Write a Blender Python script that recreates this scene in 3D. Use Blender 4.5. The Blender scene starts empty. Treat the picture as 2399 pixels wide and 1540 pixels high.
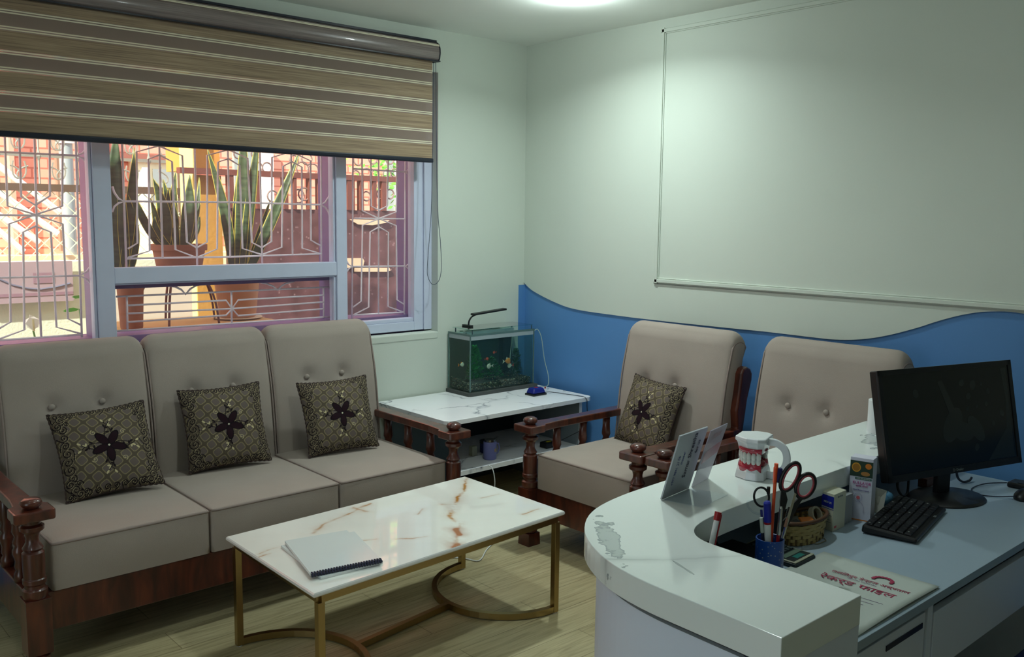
import bpy, bmesh, math, random
import numpy as np
from mathutils import Vector, Matrix
from math import pi, sin, cos, radians
S = bpy.context.scene
COL = S.collection
random.seed(4)
# ---------------- camera, world, sun, exposure ----------------
cd = bpy.data.cameras.new('camera'); cam = bpy.data.objects.new('camera', cd); COL.objects.link(cam)
cd.sensor_width = 36; cd.sensor_fit = 'HORIZONTAL'; cd.lens = 2130.6/2399*36; cd.clip_start = .02; cd.clip_end = 100
R_ = ((0.74589334,-0.66596666,0.01146893),(-0.07210237,-0.0978496,-0.99258587),(0.66215133,0.73953625,-0.12100314))
cam.matrix_world = Matrix(((R_[0][0],-R_[1][0],-R_[2][0],0),(R_[0][1],-R_[1][1],-R_[2][1],0),(R_[0][2],-R_[1][2],-R_[2][2],1.62),(0,0,0,1)))
S.camera = cam
S.view_settings.view_transform = 'Standard'; S.view_settings.look = 'None'
S.view_settings.exposure = 0; S.view_settings.gamma = 1; S.view_settings.use_curve_mapping = False
W = bpy.data.worlds.new('world'); S.world = W; W.use_nodes = True
bg = W.node_tree.nodes['Background']; bg.inputs[0].default_value = (.80,.92,1,1); bg.inputs[1].default_value = 2.0
sl = bpy.data.lights.new('sun','SUN'); sl.energy = 11.5; sl.angle = radians(1); sl.color = (1,.95,.78)
so = bpy.data.objects.new('sun', sl); COL.objects.link(so)
so.rotation_euler = Vector((-.72,-.33,.62)).to_track_quat('Z','Y').to_euler()
pl0 = bpy.data.lights.new('fill_portal','AREA'); pl0.shape = 'RECTANGLE'; pl0.size = 2.0; pl0.size_y = 2.2; pl0.cycles.is_portal = True
po = bpy.data.objects.new('fill_portal', pl0); COL.objects.link(po); po.location = (-2.21,1.2,1.1); po.rotation_euler = (radians(90),0,radians(-90))  # portal guiding sky light through the added doorway
LIGHTS = [(3.25,3.21,22),(1.82,3.21,3.2),(.45,3.0,1.0),(2.0,1.8,11),(3.2,1.0,.5),(-.6,.7,6)]  # last entry: unseen lamp added as cool fill from the left
LCOL = (.86,1,.97)

# ---------------- materials ----------------
def lin(c):
    return tuple((x/255/12.92 if x/255 <= .04045 else ((x/255+.055)/1.055)**2.4) for x in c)+(1,)
class NT:
    def __init__(s, name):
        s.m = bpy.data.materials.new(name); s.m.use_nodes = True; s.t = s.m.node_tree
        s.b = s.t.nodes['Principled BSDF']; s.out = s.t.nodes['Material Output']
    def n(s, typ, **kw):
        d = s.t.nodes.new('ShaderNode'+typ)
        for k, v in kw.items():
            if k[0] == 'i':
                k2 = int(k[1:]) if k[1:].isdigit() else k[1:].replace('_',' ')
                if isinstance(v, bpy.types.NodeSocket): s.t.links.new(v, d.inputs[k2])
                else: d.inputs[k2].default_value = v
            else: setattr(d, k, v)
        return d
    def l(s, a, b): s.t.links.new(a, b)
    def obj(s, scale=(1,1,1), rot=(0,0,0)):
        tc = s.n('TexCoord'); mp = s.n('Mapping', iScale=scale, iRotation=rot); s.l(tc.outputs['Object'], mp.inputs[0]); return mp.outputs[0]
    def ramp(s, fac, stops, interp='LINEAR'):
        r = s.n('ValToRGB'); s.l(fac, r.inputs[0]); r.color_ramp.interpolation = interp
        e = r.color_ramp.elements
        while len(e) < len(stops): e.new(.5)
        for q, (p, c) in zip(e, stops): q.position = p; q.color = c if len(c) == 4 else (*c, 1)
        return r.outputs[0]
    def mix(s, f, a, b, bt='MIX'):
        m = s.n('Mix', data_type='RGBA', blend_type=bt)
        for i, v in ((0,f),(6,a),(7,b)):
            if isinstance(v, bpy.types.NodeSocket): s.l(v, m.inputs[i])
            else: m.inputs[i].default_value = v
        return m.outputs[2]
    def math(s, op, a, b=0.0, c=None):
        m = s.n('Math', operation=op)
        for i, v in enumerate((a,b) if c is None else (a,b,c)):
            if isinstance(v, bpy.types.NodeSocket): s.l(v, m.inputs[i])
            else: m.inputs[i].default_value = v
        return m.outputs[0]
    def bump(s, h, st=.2, dist=.01):
        b = s.n('Bump', iStrength=st, iDistance=dist, iHeight=h); s.l(b.outputs[0], s.b.inputs['Normal'])
def sc4(c, k): return tuple(min(1, x*k) for x in c[:3])+(1,)
def mat(name, col, rough=.5, metal=0, noise=0, ns=(8,8,8), bump=0, bs=60, coat=0, spec=.5, trans=0, emit=0, alpha=1, ior=1.45):
    q = NT(name); c = lin(col) if len(col) == 3 and max(col) > 1 else (*col[:3],1)
    b = q.b; b.inputs['Base Color'].default_value = c; b.inputs['Roughness'].default_value = rough
    b.inputs['Metallic'].default_value = metal; b.inputs['Coat Weight'].default_value = coat; b.inputs['Coat Roughness'].default_value = .12
    b.inputs['Specular IOR Level'].default_value = spec; b.inputs['Transmission Weight'].default_value = trans; b.inputs['IOR'].default_value = ior
    b.inputs['Alpha'].default_value = alpha
    if emit: b.inputs['Emission Color'].default_value = c; b.inputs['Emission Strength'].default_value = emit
    nz = q.n('TexNoise', iScale=1, iDetail=5.0); q.l(q.obj(ns), nz.inputs['Vector'])
    q.l(q.mix(nz.outputs[0], sc4(c,1-max(noise,.02)), sc4(c,1+max(noise,.02))), b.inputs['Base Color'])
    if bump:
        n2 = q.n('TexNoise', iScale=bs, iDetail=4.0); q.l(q.obj(), n2.inputs['Vector']); q.bump(n2.outputs[0], bump, .005)
    return q.m
def mat_attr(name, rough=.5, spec=.5, coat=0, bump=0, bs=200):
    q = NT(name); a = q.n('Attribute', attribute_name='Col'); q.l(a.outputs[0], q.b.inputs['Base Color'])
    q.b.inputs['Roughness'].default_value = rough; q.b.inputs['Specular IOR Level'].default_value = spec; q.b.inputs['Coat Weight'].default_value = coat
    if bump:
        n2 = q.n('TexNoise', iScale=bs); q.l(q.obj(), n2.inputs['Vector']); q.bump(n2.outputs[0], bump, .003)
    return q.m
def mat_glass(name, tint=(1,1,1), refl=1.0, dens=0):
    q = NT(name); q.t.nodes.remove(q.b)
    tr = q.n('BsdfTransparent', iColor=(*tint,1)); gl = q.n('BsdfGlossy', iRoughness=.02); fr = q.n('Fresnel', iIOR=1.45)
    ge = q.n('NewGeometry'); f = q.math('MULTIPLY', q.math('MULTIPLY', fr.outputs[0], refl), q.math('SUBTRACT', 1.0, ge.outputs['Backfacing']))
    mx = q.n('MixShader'); q.l(f, mx.inputs[0]); q.l(tr.outputs[0], mx.inputs[1]); q.l(gl.outputs[0], mx.inputs[2]); q.l(mx.outputs[0], q.out.inputs[0])
    return q.m
M = {}
M['wall'] = mat('wall_paint', (203,211,200), .55, noise=.03, ns=(2,2,2), bump=.05, bs=120)
M['blue'] = mat('blue_paint', (84,134,190), .5, noise=.05, ns=(2,2,2), bump=.05, bs=120)
M['ceil'] = mat('ceiling_paint', (238,242,236), .7, noise=.02)
M['frame'] = mat('window_paint', (202,209,230), .4, noise=.06, ns=(12,12,12))
M['jamb'] = mat('purple_paint', (120,98,142), .45, noise=.12, ns=(5,5,9))
M['grille'] = mat('grille_paint', (250,240,242), .35, noise=.05)
q = NT('window_glass'); q.t.nodes.remove(q.b)   # whitish veil mixed into the panes to imitate lens glare
tr = q.n('BsdfTransparent', iColor=(.96,.96,.97,1)); gl = q.n('BsdfGlossy', iRoughness=.02); fr = q.n('Fresnel', iIOR=1.45); ge = q.n('NewGeometry')
veil = q.n('BsdfTranslucent', iColor=(.92,.86,.95,1)); nz = q.n('TexNoise', iScale=3.0, iDetail=4.0); q.l(q.obj(), nz.inputs['Vector'])
m0 = q.n('MixShader'); q.l(q.math('MULTIPLY', nz.outputs[0], .07), m0.inputs[0]); q.l(tr.outputs[0], m0.inputs[1]); q.l(veil.outputs[0], m0.inputs[2])
mx = q.n('MixShader'); q.l(q.math('MULTIPLY', fr.outputs[0], q.math('SUBTRACT', 1.0, ge.outputs['Backfacing'])), mx.inputs[0]); q.l(m0.outputs[0], mx.inputs[1]); q.l(gl.outputs[0], mx.inputs[2]); q.l(mx.outputs[0], q.out.inputs[0])
M['glass'] = q.m
M['black'] = mat('black_plastic', (16,17,20), .4)
M['navy'] = mat('dark_rail', (20,26,42), .35)
M['suede'] = mat('taupe_suede', (160,149,140), .9, noise=.10, ns=(5,5,5), bump=.12, bs=300, spec=.15)
M['piping'] = mat('piping', (146,132,125), .85, spec=.2)
q = NT('dark_wood')
nz = q.n('TexNoise', iScale=1, iDetail=8.0, iDistortion=.6); q.l(q.obj((22,22,5)), nz.inputs['Vector'])
q.l(q.ramp(nz.outputs[0], [(.3,lin((46,18,11))),(.55,lin((80,34,21))),(.75,lin((110,52,31)))]), q.b.inputs['Base Color'])
q.b.inputs['Roughness'].default_value = .32; q.b.inputs['Coat Weight'].default_value = .5; q.b.inputs['Coat Roughness'].default_value = .15
M['wood'] = q.m
q = NT('laminate_floor')
v = q.obj((1,1,1))
bk = q.n('TexBrick', iScale=1.0, iMortar_Size=.0015, iBrick_Width=1.25, iRow_Height=.17, offset=.37); q.l(v, bk.inputs['Vector'])
bk.inputs['Color1'].default_value = (.3,.3,.3,1); bk.inputs['Color2'].default_value = (.62,.62,.62,1); bk.inputs['Mortar'].default_value = (0,0,0,1)
nz = q.n('TexNoise', iScale=1, iDetail=8.0, iDistortion=1.5); q.l(q.obj((3.2,48,1)), nz.inputs['Vector'])
c = q.ramp(nz.outputs[0], [(.3,lin((156,143,108))),(.5,lin((180,168,130))),(.7,lin((192,181,143)))])
c = q.mix(.35, c, bk.outputs[0], 'SOFT_LIGHT'); q.l(q.mix(q.math('MULTIPLY', bk.outputs['Fac'], .55), c, lin((84,72,50))), q.b.inputs['Base Color'])
q.b.inputs['Roughness'].default_value = .38
M['floor'] = q.m
def marble(name, base, vein, s=3, w=.03, rough=.12, soft=.10):
    q = NT(name); v = q.obj()
    n1 = q.n('TexNoise', iScale=s*.6, iDetail=6.0); q.l(v, n1.inputs['Vector'])
    w1 = q.n('Mix', data_type='VECTOR'); w1.inputs[0].default_value = .35; q.l(v, w1.inputs[4]); q.l(n1.outputs[1], w1.inputs[5])
    vo = q.n('TexVoronoi', feature='DISTANCE_TO_EDGE', iScale=s); q.l(w1.outputs[1], vo.inputs['Vector'])
    n3 = q.n('TexNoise', iScale=s*1.3, iDetail=2.0); q.l(v, n3.inputs['Vector'])
    gate = q.ramp(n3.outputs[0], [(.42,(0,0,0)),(.62,(1,1,1))])
    f = q.ramp(vo.outputs[0], [(0,(1,1,1)),(w,(.35,.35,.35)),(w*4,(0,0,0))])
    f = q.math('MULTIPLY', f, gate); f2 = q.math('MULTIPLY', q.ramp(n1.outputs[0], [(.5,(0,0,0)),(.8,(1,1,1))]), soft)
    q.l(q.mix(q.math('MINIMUM', q.math('ADD', f, f2), 1.0), lin(base), lin(vein)), q.b.inputs['Base Color'])
    q.b.inputs['Roughness'].default_value = rough
    return q
M['tvmarble'] = marble('white_marble_laminate', (246,247,250), (110,118,136), 4, .010, .2, .06).m
qc = marble('counter_laminate', (222,230,228), (150,158,160), 1.6, .008, .13, .03)
# grey mineral blotches in the laminate sheet
v = qc.obj((1,1,1)); base = qc.b.inputs['Base Color'].links[0].from_socket
for (cx, cy, rx, ry, an) in ((1.486,1.323,.026,.155,-.73),(2.837,1.374,.04,.12,-1.0),(1.475,1.108,.003,.05,-.35)):
    mp = qc.n('Mapping', vector_type='TEXTURE', iLocation=(cx,cy,0), iRotation=(0,0,an), iScale=(rx,ry,1)); tc0 = qc.n('TexCoord'); tc = qc.n('Mapping', iLocation=(1.5,1.3,0)); qc.l(tc0.outputs['Object'], tc.inputs[0]); qc.l(tc.outputs[0], mp.inputs[0])
    nz = qc.n('TexNoise', iScale=26.0, iDetail=6.0); qc.l(tc.outputs[0], nz.inputs['Vector'])
    sx = qc.n('SeparateXYZ'); qc.l(mp.outputs[0], sx.inputs[0])
    rr = qc.math('ADD', qc.math('POWER', qc.math('ABSOLUTE', sx.outputs[0]), 2.0), qc.math('POWER', qc.math('ABSOLUTE', sx.outputs[1]), 2.0))
    k = qc.math('SUBTRACT', qc.math('ADD', 1.0, qc.math('MULTIPLY', qc.math('SUBTRACT', nz.outputs[0], .5), 5.5)), rr)
    k = qc.ramp(k, [(.30,(0,0,0)),(.42,(.8,.8,.8)),(.9,(.45,.45,.45))])
    base = qc.mix(k, base, lin((104,118,122)))
qc.l(base, qc.b.inputs['Base Color'])
M['counter'] = qc.m
M['deskwhite'] = mat('white_laminate', (210,220,236), .3, noise=.02)
M['gold'] = mat('brass', (160,138,94), .28, metal=1, noise=.05)
M['paper'] = mat('paper', (226,230,228), .6)
M['white'] = mat('white_plastic', (225,228,228), .3)
M['clear'] = mat_glass('clear_plastic', (.93,.95,.97), 1.2)
M['ink'] = mat('ink_dark', (40,42,70), .6)
M['steel'] = mat('steel', (190,190,185), .25, metal=1)
M['red'] = mat('red_plastic', (150,22,32), .35)
M['maroon'] = mat('maroon_ink', (150,30,70), .6)
def C3(name, c, r=.5, **k):
    if name not in M: M[name] = mat(name, c, r, **k)
    return M[name]

# ---------------- mesh helpers ----------------
class B:
    def __init__(s): s.bm = bmesh.new()
    def face(s, pts):
        vs = [s.bm.verts.new(p) for p in pts]
        return s.bm.faces.new(vs)
    def box(s, x0, x1, y0, y1, z0, z1, m=None):
        P = [Vector(p) for p in ((x0,y0,z0),(x1,y0,z0),(x1,y1,z0),(x0,y1,z0),(x0,y0,z1),(x1,y0,z1),(x1,y1,z1),(x0,y1,z1))]
        if m: P = [m @ p for p in P]
        v = [s.bm.verts.new(p) for p in P]
        for f in ((3,2,1,0),(4,5,6,7),(0,1,5,4),(1,2,6,5),(2,3,7,6),(3,0,4,7)): s.bm.faces.new([v[i] for i in f])
        return s
    def hexa(s, bot, top):
        v = [s.bm.verts.new(p) for p in list(bot)+list(top)]
        for f in ((3,2,1,0),(4,5,6,7),(0,1,5,4),(1,2,6,5),(2,3,7,6),(3,0,4,7)): s.bm.faces.new([v[i] for i in f])
        return s
    def prism(s, poly, z0, z1, f=None):
        f = f or (lambda x, y, z: (x, y, z))
        a = [s.bm.verts.new(f(x,y,z0)) for x, y in poly]; b = [s.bm.verts.new(f(x,y,z1)) for x, y in poly]
        n = len(poly)
        s.bm.faces.new(a[::-1]); s.bm.faces.new(b)
        for i in range(n): s.bm.faces.new((a[i],a[(i+1)%n],b[(i+1)%n],b[i]))
        return s
    def rings(s, R, cap=True, closed=False):
        V = [[s.bm.verts.new(p) for p in r] for r in R]; n = len(V[0])
        m = len(V)
        for i in range(m if closed else m-1):
            a, b = V[i], V[(i+1)%m]
            for j in range(n): s.bm.faces.new((a[j],a[(j+1)%n],b[(j+1)%n],b[j]))
        if cap and not closed: s.bm.faces.new(V[0][::-1]); s.bm.faces.new(V[-1])
        return s
    def lathe(s, prof, c=(0,0,0), seg=20, m=None):
        R = []
        for r, z in prof:
            ring = [Vector((c[0]+r*cos(2*pi*k/seg), c[1]+r*sin(2*pi*k/seg), c[2]+z)) for k in range(seg)]
            R.append([m @ p for p in ring] if m else ring)
        return s.rings(R)
    def cyl(s, p0, p1, r0, r1=None, seg=12): return s.tube([p0,p1], [r0, r0 if r1 is None else r1], seg)
    def tube(s, pts, r, seg=8, closed=False):
        pts = [Vector(p) for p in pts]; n = len(pts); R = []
        rr = r if isinstance(r, (list,tuple)) else [r]*n
        up = None
        for i in range(n):
            a = pts[i-1] if (i or closed) else pts[0]; b = pts[(i+1)%n] if (i < n-1 or closed) else pts[-1]
            t = (b-a)
            if t.length < 1e-9: t = Vector((0,0,1))
            t.normalize()
            if up is None: up = t.orthogonal().normalized()
            up = (up-t*up.dot(t))
            if up.length < 1e-6: up = t.orthogonal()
            up.normalize(); w = t.cross(up)
            R.append([pts[i]+(up*cos(2*pi*k/seg)+w*sin(2*pi*k/seg))*rr[i] for k in range(seg)])
        return s.rings(R, closed=closed)
    def strip(s, pts, w, h, up=(0,0,1)):
        pts = [Vector(p) for p in pts]; n = len(pts); R = []; up = Vector(up)
        for i in range(n):
            t = (pts[min(i+1,n-1)]-pts[max(i-1,0)]).normalized(); sd = t.cross(up).normalized(); u2 = sd.cross(t)
            R.append([pts[i]+sd*w/2+u2*h/2, pts[i]-sd*w/2+u2*h/2, pts[i]-sd*w/2-u2*h/2, pts[i]+sd*w/2-u2*h/2])
        return s.rings(R)
    def ball(s, c, r, sc=(1,1,1), u=16, v=10, m=None):
        prof = [(max(r*sin(pi*k/v),1e-5), -r*cos(pi*k/v)) for k in range(v+1)]
        R = []
        for a, z in prof:
            ring = [Vector((a*cos(2*pi*k/u)*sc[0], a*sin(2*pi*k/u)*sc[1], z*sc[2])) for k in range(u)]
            R.append([(m @ p if m else p)+Vector(c) for p in ring])
        return s.rings(R)
    def grid(s, F, closed_u=False):
        V = [[s.bm.verts.new(p) for p in r] for r in F]
        for i in range(len(V)-1):
            n = len(V[0])
            for j in range(n if closed_u else n-1): s.bm.faces.new((V[i][j],V[i][(j+1)%n],V[i+1][(j+1)%n],V[i+1][j]))
        return s
def tag(o, label=None, cat=None, group=None, kind=None):
    if label: o['label'] = label
    if cat: o['category'] = cat
    if group: o['group'] = group
    if kind: o['kind'] = kind
    return o
def lm(o): return Matrix.LocRotScale(o.location, o.rotation_euler, None)
def wm(o): return wm(o.parent) @ lm(o) if o.parent else lm(o)
def thing(name, label, cat, loc=(0,0,0), rz=0, group=None, kind=None):
    o = bpy.data.objects.new(name, None); COL.objects.link(o); o.location = loc; o.rotation_euler = (0,0,rz); o.empty_display_size = .05
    return tag(o, label, cat, group, kind)
def obj(name, b, m, parent=None, bevel=0, seg=2, smooth=False, sub=0, local=False, recalc=True, label=None):
    bm = b.bm
    bmesh.ops.remove_doubles(bm, verts=bm.verts, dist=1e-6)
    if recalc: bmesh.ops.recalc_face_normals(bm, faces=bm.faces)
    me = bpy.data.meshes.new(name); bm.to_mesh(me); bm.free()
    ms = m if isinstance(m, (list,tuple)) else [m]
    for x in ms: me.materials.append(x)
    if smooth:
        for p in me.polygons: p.use_smooth = True
    o = bpy.data.objects.new(name, me); COL.objects.link(o)
    if parent:
        o.parent = parent
        if not local: me.transform(wm(parent).inverted())
    if bevel:
        d = o.modifiers.new('bevel','BEVEL'); d.width = bevel; d.segments = seg; d.limit_method = 'ANGLE'; d.angle_limit = radians(35); d.harden_normals = False
        if not smooth:
            for p in me.polygons: p.use_smooth = False
    if sub:
        d = o.modifiers.new('sub','SUBSURF'); d.levels = d.render_levels = sub
    if smooth == 'auto':
        d = me; 
        try: d.set_sharp_from_angle(angle=radians(40))
        except Exception: pass
    if label: o['label'] = label
    return o
def painted(name, P, Cc, m, parent=None, closed=False, smooth=True, local=False, label=None):
    """grid surface P[n][m] of points with a colour per point"""
    P = np.asarray(P, float); n, k = P.shape[:2]
    idx = np.arange(n*k).reshape(n, k)
    f = np.stack([idx[:-1,:-1], idx[:-1,1:], idx[1:,1:], idx[1:,:-1]], -1).reshape(-1,4)
    me = bpy.data.meshes.new(name); me.from_pydata(P.reshape(-1,3).tolist(), [], f.tolist())
    a = me.color_attributes.new('Col', 'FLOAT_COLOR', 'POINT')
    cc = np.ones((n*k,4)); cc[:,:3] = np.asarray(Cc).reshape(-1,3); a.data.foreach_set('color', cc.ravel().astype(np.float32))
    me.materials.append(m)
    for p in me.polygons: p.use_smooth = smooth
    o = bpy.data.objects.new(name, me); COL.objects.link(o)
    if parent:
        o.parent = parent
        if not local: me.transform(wm(parent).inverted())
    if label: o['label'] = label
    return o
FONTS = {}
def text(name, body, mtx, size, m, parent=None, align='CENTER', shear=0, ext=.0004, deva=False, squash=1.0):
    cu = bpy.data.curves.new(name, 'FONT'); cu.body = body; cu.size = size; cu.align_x = align; cu.align_y = 'CENTER'; cu.extrude = ext; cu.resolution_u = 2; cu.shear = shear
    o = bpy.data.objects.new(name, cu); COL.objects.link(o)
    dg = bpy.context.evaluated_depsgraph_get(); me = bpy.data.meshes.new_from_object(o.evaluated_get(dg))
    bpy.data.objects.remove(o); me.name = name
    me.transform(Matrix.Diagonal((squash,1,1,1))); me.transform(mtx)
    me.materials.clear(); me.materials.append(m)
    for p in me.polygons: p.material_index = 0
    o = bpy.data.objects.new(name, me); COL.objects.link(o)
    if parent: o.parent = parent; me.transform(wm(parent).inverted())
    return o
def basis(o, x, y):
    x = Vector(x).normalized(); y = Vector(y); y = (y-x*x.dot(y)).normalized(); z = x.cross(y)
    return Matrix(((x.x,y.x,z.x,o[0]),(x.y,y.y,z.y,o[1]),(x.z,y.z,z.z,o[2]),(0,0,0,1)))
def copy_tree(o, parent=None):
    c = o.copy(); COL.objects.link(c)
    if parent: c.parent = parent
    for ch in list(o.children): copy_tree(ch, c)
    return c
def struct(name, b, m, **k): return tag(obj(name, b, m, **k), kind='structure')

WY, XR, ZC = 4.326, 3.98, 2.69
# ---------------- room ----------------
XL, YB = -2.2, -2.6
struct('floor', B().box(XL-.2, XR+.2, YB-.2, WY+.3, -.12, 0), M['floor'])
struct('ceiling', B().box(XL-4.5, XR+.2, YB-2.0, WY+.3, ZC, ZC+.15), M['ceil'])  # runs on outside the room as an added canopy that blocks the sun
b = B().box(XL-.2, XL, YB, .2, 0, ZC); b.box(XL-.2, XL, 2.2, WY+.3, 0, ZC); b.box(XL-.2, XL, .2, 2.2, 2.2, ZC)
struct('wall_left', b, M['wall'])
struct('wall_front', B().box(XL-.2, XR+.2, YB-.2, YB, 0, ZC), M['wall'])
b = B().box(XL-.21, XL+.01, .2, .26, 0, 2.2); b.box(XL-.21, XL+.01, 2.14, 2.2, 0, 2.2); b.box(XL-.21, XL+.01, .26, 2.14, 2.14, 2.2)
struct('added_doorway', b, M['frame'])      # unseen doorway added left of the camera for cool daylight fill
# window wall with its opening
OX0, OX1, OZ0, OZ1 = .05, 3.276, .927, 2.45
b = B()
b.box(XL, OX0, WY, WY+.30, 0, ZC); b.box(OX1, XR+.2, WY, WY+.30, 0, ZC)
b.box(OX0, OX1, WY, WY+.30, 0, OZ0); b.box(OX0, OX1, WY, WY+.30, OZ1, ZC)
struct('wall_back', b, M['wall'])
b = B().box(XL, 1.25, WY-.004, WY, 0, .085); b.box(3.925, XR, WY-.004, WY, 0, 1.19)
struct('trim_1', b, M['blue'])
# right wall: blue lower part, white board above with a wavy lower edge
struct('wall_right', B().box(XR, XR+.2, YB, WY, 0, ZC), M['blue'])
wave = [(WY,1.205)] + [(4.2369, 1.1558), (4.0406, 1.0995), (3.854, 1.0694), (3.5078, 1.0605), (3.1923, 1.0596), (2.7682, 1.0629), (2.5136, 1.0662), (2.2782, 1.0652), (2.1455, 1.0671), (2.0195, 1.0826), (1.9, 1.1129), (1.7679, 1.1607), (1.678, 1.1992), (1.5737, 1.2361), (1.4726, 1.2573), (1.3438, 1.2595)]
wave += [(1.1,1.22),(.7,1.10),(.3,1.02),(-.4,1.0),(YB,1.08)]
def smooth2(p, k=6):
    out = []
    for i in range(len(p)-1):
        p0, p1, p2, p3 = p[max(i-1,0)], p[i], p[i+1], p[min(i+2,len(p)-1)]
        for j in range(k):
            t = j/k
            out.append(tuple(.5*((2*b)+(-a+c)*t+(2*a-5*b+4*c-d)*t*t+(-a+3*b-3*c+d)*t**3) for a,b,c,d in zip(p0,p1,p2,p3)))
    return out+[p[-1]]
wv = smooth2(wave)
b = B(); V0 = []; 
for y, z in wv: V0.append([(XR-.009,y,z),(XR-.009,y,ZC),(XR,y,ZC),(XR,y,z)])
b.rings([[Vector(q) for q in r] for r in V0])
struct('trim_2', b, M['wall'])
# picture-frame moulding
b = B(); xm = XR-.009
y0, y1, z0, z1 = -.9, 3.232, 1.283, 2.628
def mould(b, a, c, wd, vertical):
    for k, (o, t) in enumerate(((0,.006),(.008,.014),(.020,.008))):
        w = (.032, .018, .006)[k]
        off = (-.016, -.010, .010)[k]
        if vertical: b.box(xm-t, xm, a[0]+off, a[0]+off+w, a[1]-.016, c[1]+.016)
        else: b.box(xm-t, xm, a[0]-.016, c[0]+.016, a[1]+off, a[1]+off+w)
mould(b, (y1,z0), (y1,z1), 0, True); mould(b, (y0,z0), (y0,z1), 0, True); mould(b, (y0,z0), (y1,z0), 0, False); mould(b, (y0,z1), (y1,z1), 0, False)
struct('trim_3', b, M['wall'], bevel=.002)

# ---------------- window ----------------
win = thing('window_1', None, None, (1.66, WY+.1, OZ0), kind='structure')
FY0, FY1, FY2 = WY+.072, WY+.135, WY+.275
b = B()
b.box(3.155, OX1, FY0, FY1, OZ0+.02, OZ1); b.box(OX0, .12, FY0, FY1, OZ0+.02, OZ1)
b.box(.12, 3.155, FY0+.0004, FY1-.0004, OZ0+.0202, 1.000); b.box(.12, 3.155, FY0+.0004, FY1-.0004, OZ1-.07, OZ1-.0002)
b.box(3.22, OX1, FY0-.012, FY0-.0003, OZ0+.0205, OZ1)
b.box(2.70, 3.155, FY0+.008, FY1, 1.0, 1.022)
obj('window_frame', b, M['frame'], win, bevel=.003)
for x0, x1 in ((1.366,1.446),(2.634,2.700)):
    b = B().box(x0, x1, FY0, FY1, 1.0, OZ1-.07); b.box(x0-.014, x0, FY0+.012, FY1, 1.0, OZ1-.07); obj('mullion', b, M['frame'], win, bevel=.003)
    obj('masonry_pier', B().box(x0+.004, x1-.012, FY1, FY2, .9, OZ1), M['jamb'], win)
b = B().box(1.446, 2.634, FY0+.002, FY1, 1.291, 1.366); b.box(1.446, 2.634, FY0+.012, FY1, 1.283, 1.291)
obj('transom', b, M['frame'], win, bevel=.003)
obj('transom_backing', B().box(1.446, 2.634, FY1, FY2-.04, 1.262, 1.30), M['jamb'], win)
obj('outer_jamb', B().box(3.186, OX1, FY1, WY+.30, OZ0, OZ1), M['jamb'], win)
obj('sill', B().box(OX0, OX1, WY-.004, FY0, OZ0-.03, OZ0+.012), M['wall'], win, bevel=.006)
obj('outer_sill', B().box(OX0, OX1, FY1+.012, WY+.33, OZ0+.0, OZ0+.108), M['jamb'], win, bevel=.004)
for x0, x1, z0, z1 in ((.12,1.352,1.0,2.38),(1.446,2.62,1.366,2.38),(1.446,2.62,1.0,1.283),(2.70,3.155,1.02,2.38)):
    obj('glass_pane', B().box(x0, x1, FY0+.03, FY0+.034, z0, z1), M['glass'], win)
GY = WY+.155
def bars(name, lines, r=.0050, flat=()):
    b = B()
    for L in lines: b.tube([(x,GY,z) for x, z in L], r, 6)
    return obj(name, b, M['grille'], win, smooth=True)
gA = [[(1.5302, 1.6759), (2.0614, 1.6823), (2.5865, 1.6787)], [(1.5295, 1.4047), (2.0537, 1.4024), (2.5849, 1.4085)], [(1.5338, 2.0183), (1.5308, 1.9431), (1.5278, 1.3598)], [(2.5931, 2.0952), (2.5908, 1.9503), (2.5841, 1.3564)], [(1.5393, 1.4514), (1.5844, 1.4774), (1.5968, 1.9111), (1.7014, 1.9454), (1.8174, 1.9047), (1.8272, 1.4803), (1.8766, 1.451), (1.9307, 1.4794), (1.9448, 1.9136), (2.0578, 1.9475), (2.1606, 1.9098), (2.1735, 1.476), (2.2295, 1.4472), (2.2854, 1.4795), (2.2977, 1.9213), (2.4102, 1.9573), (2.5259, 1.9148), (2.5211, 1.4845), (2.5829, 1.4517)], [(1.5377, 1.4086), (1.6413, 1.4396), (1.652, 1.8798), (1.704, 1.9028), (1.7655, 1.8732), (1.7679, 1.444), (1.875, 1.4017), (1.9828, 1.4439), (2.0, 1.8825), (2.0559, 1.9023), (2.1151, 1.8707), (2.1204, 1.4444), (2.2286, 1.4103), (2.3444, 1.4479), (2.3609, 1.8782), (2.4132, 1.9047), (2.4723, 1.8789), (2.4668, 1.4417), (2.5823, 1.4085)], [(1.7093, 2.0513), (1.7057, 1.9497), (1.7032, 1.4052)], [(1.8849, 2.0646), (1.8815, 1.9562), (1.8758, 1.3566)], [(2.0576, 2.0776), (2.0538, 1.9408), (2.0526, 1.4025)], [(2.2329, 2.0909), (2.2296, 1.9551), (2.2299, 1.3606)], [(2.4123, 2.1044), (2.4094, 1.9572), (2.4085, 1.407)], [(1.6395, 1.9819), (1.7014, 1.9454), (1.7731, 1.9743)], [(1.979, 1.9768), (2.0572, 1.9474), (2.1393, 1.9976)], [(2.3315, 2.0098), (2.4102, 1.9586), (2.495, 1.9975)], [(1.4782, 1.7444), (1.4867, 1.7149), (1.5051, 1.6874), (1.5302, 1.6759), (1.5043, 1.6674), (1.4841, 1.651), (1.4734, 1.6249)], [(2.6439, 1.7525), (2.6354, 1.7218), (2.6135, 1.6932), (2.5865, 1.6787), (2.613, 1.6651), (2.6315, 1.6442), (2.6392, 1.6149)]]
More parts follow.
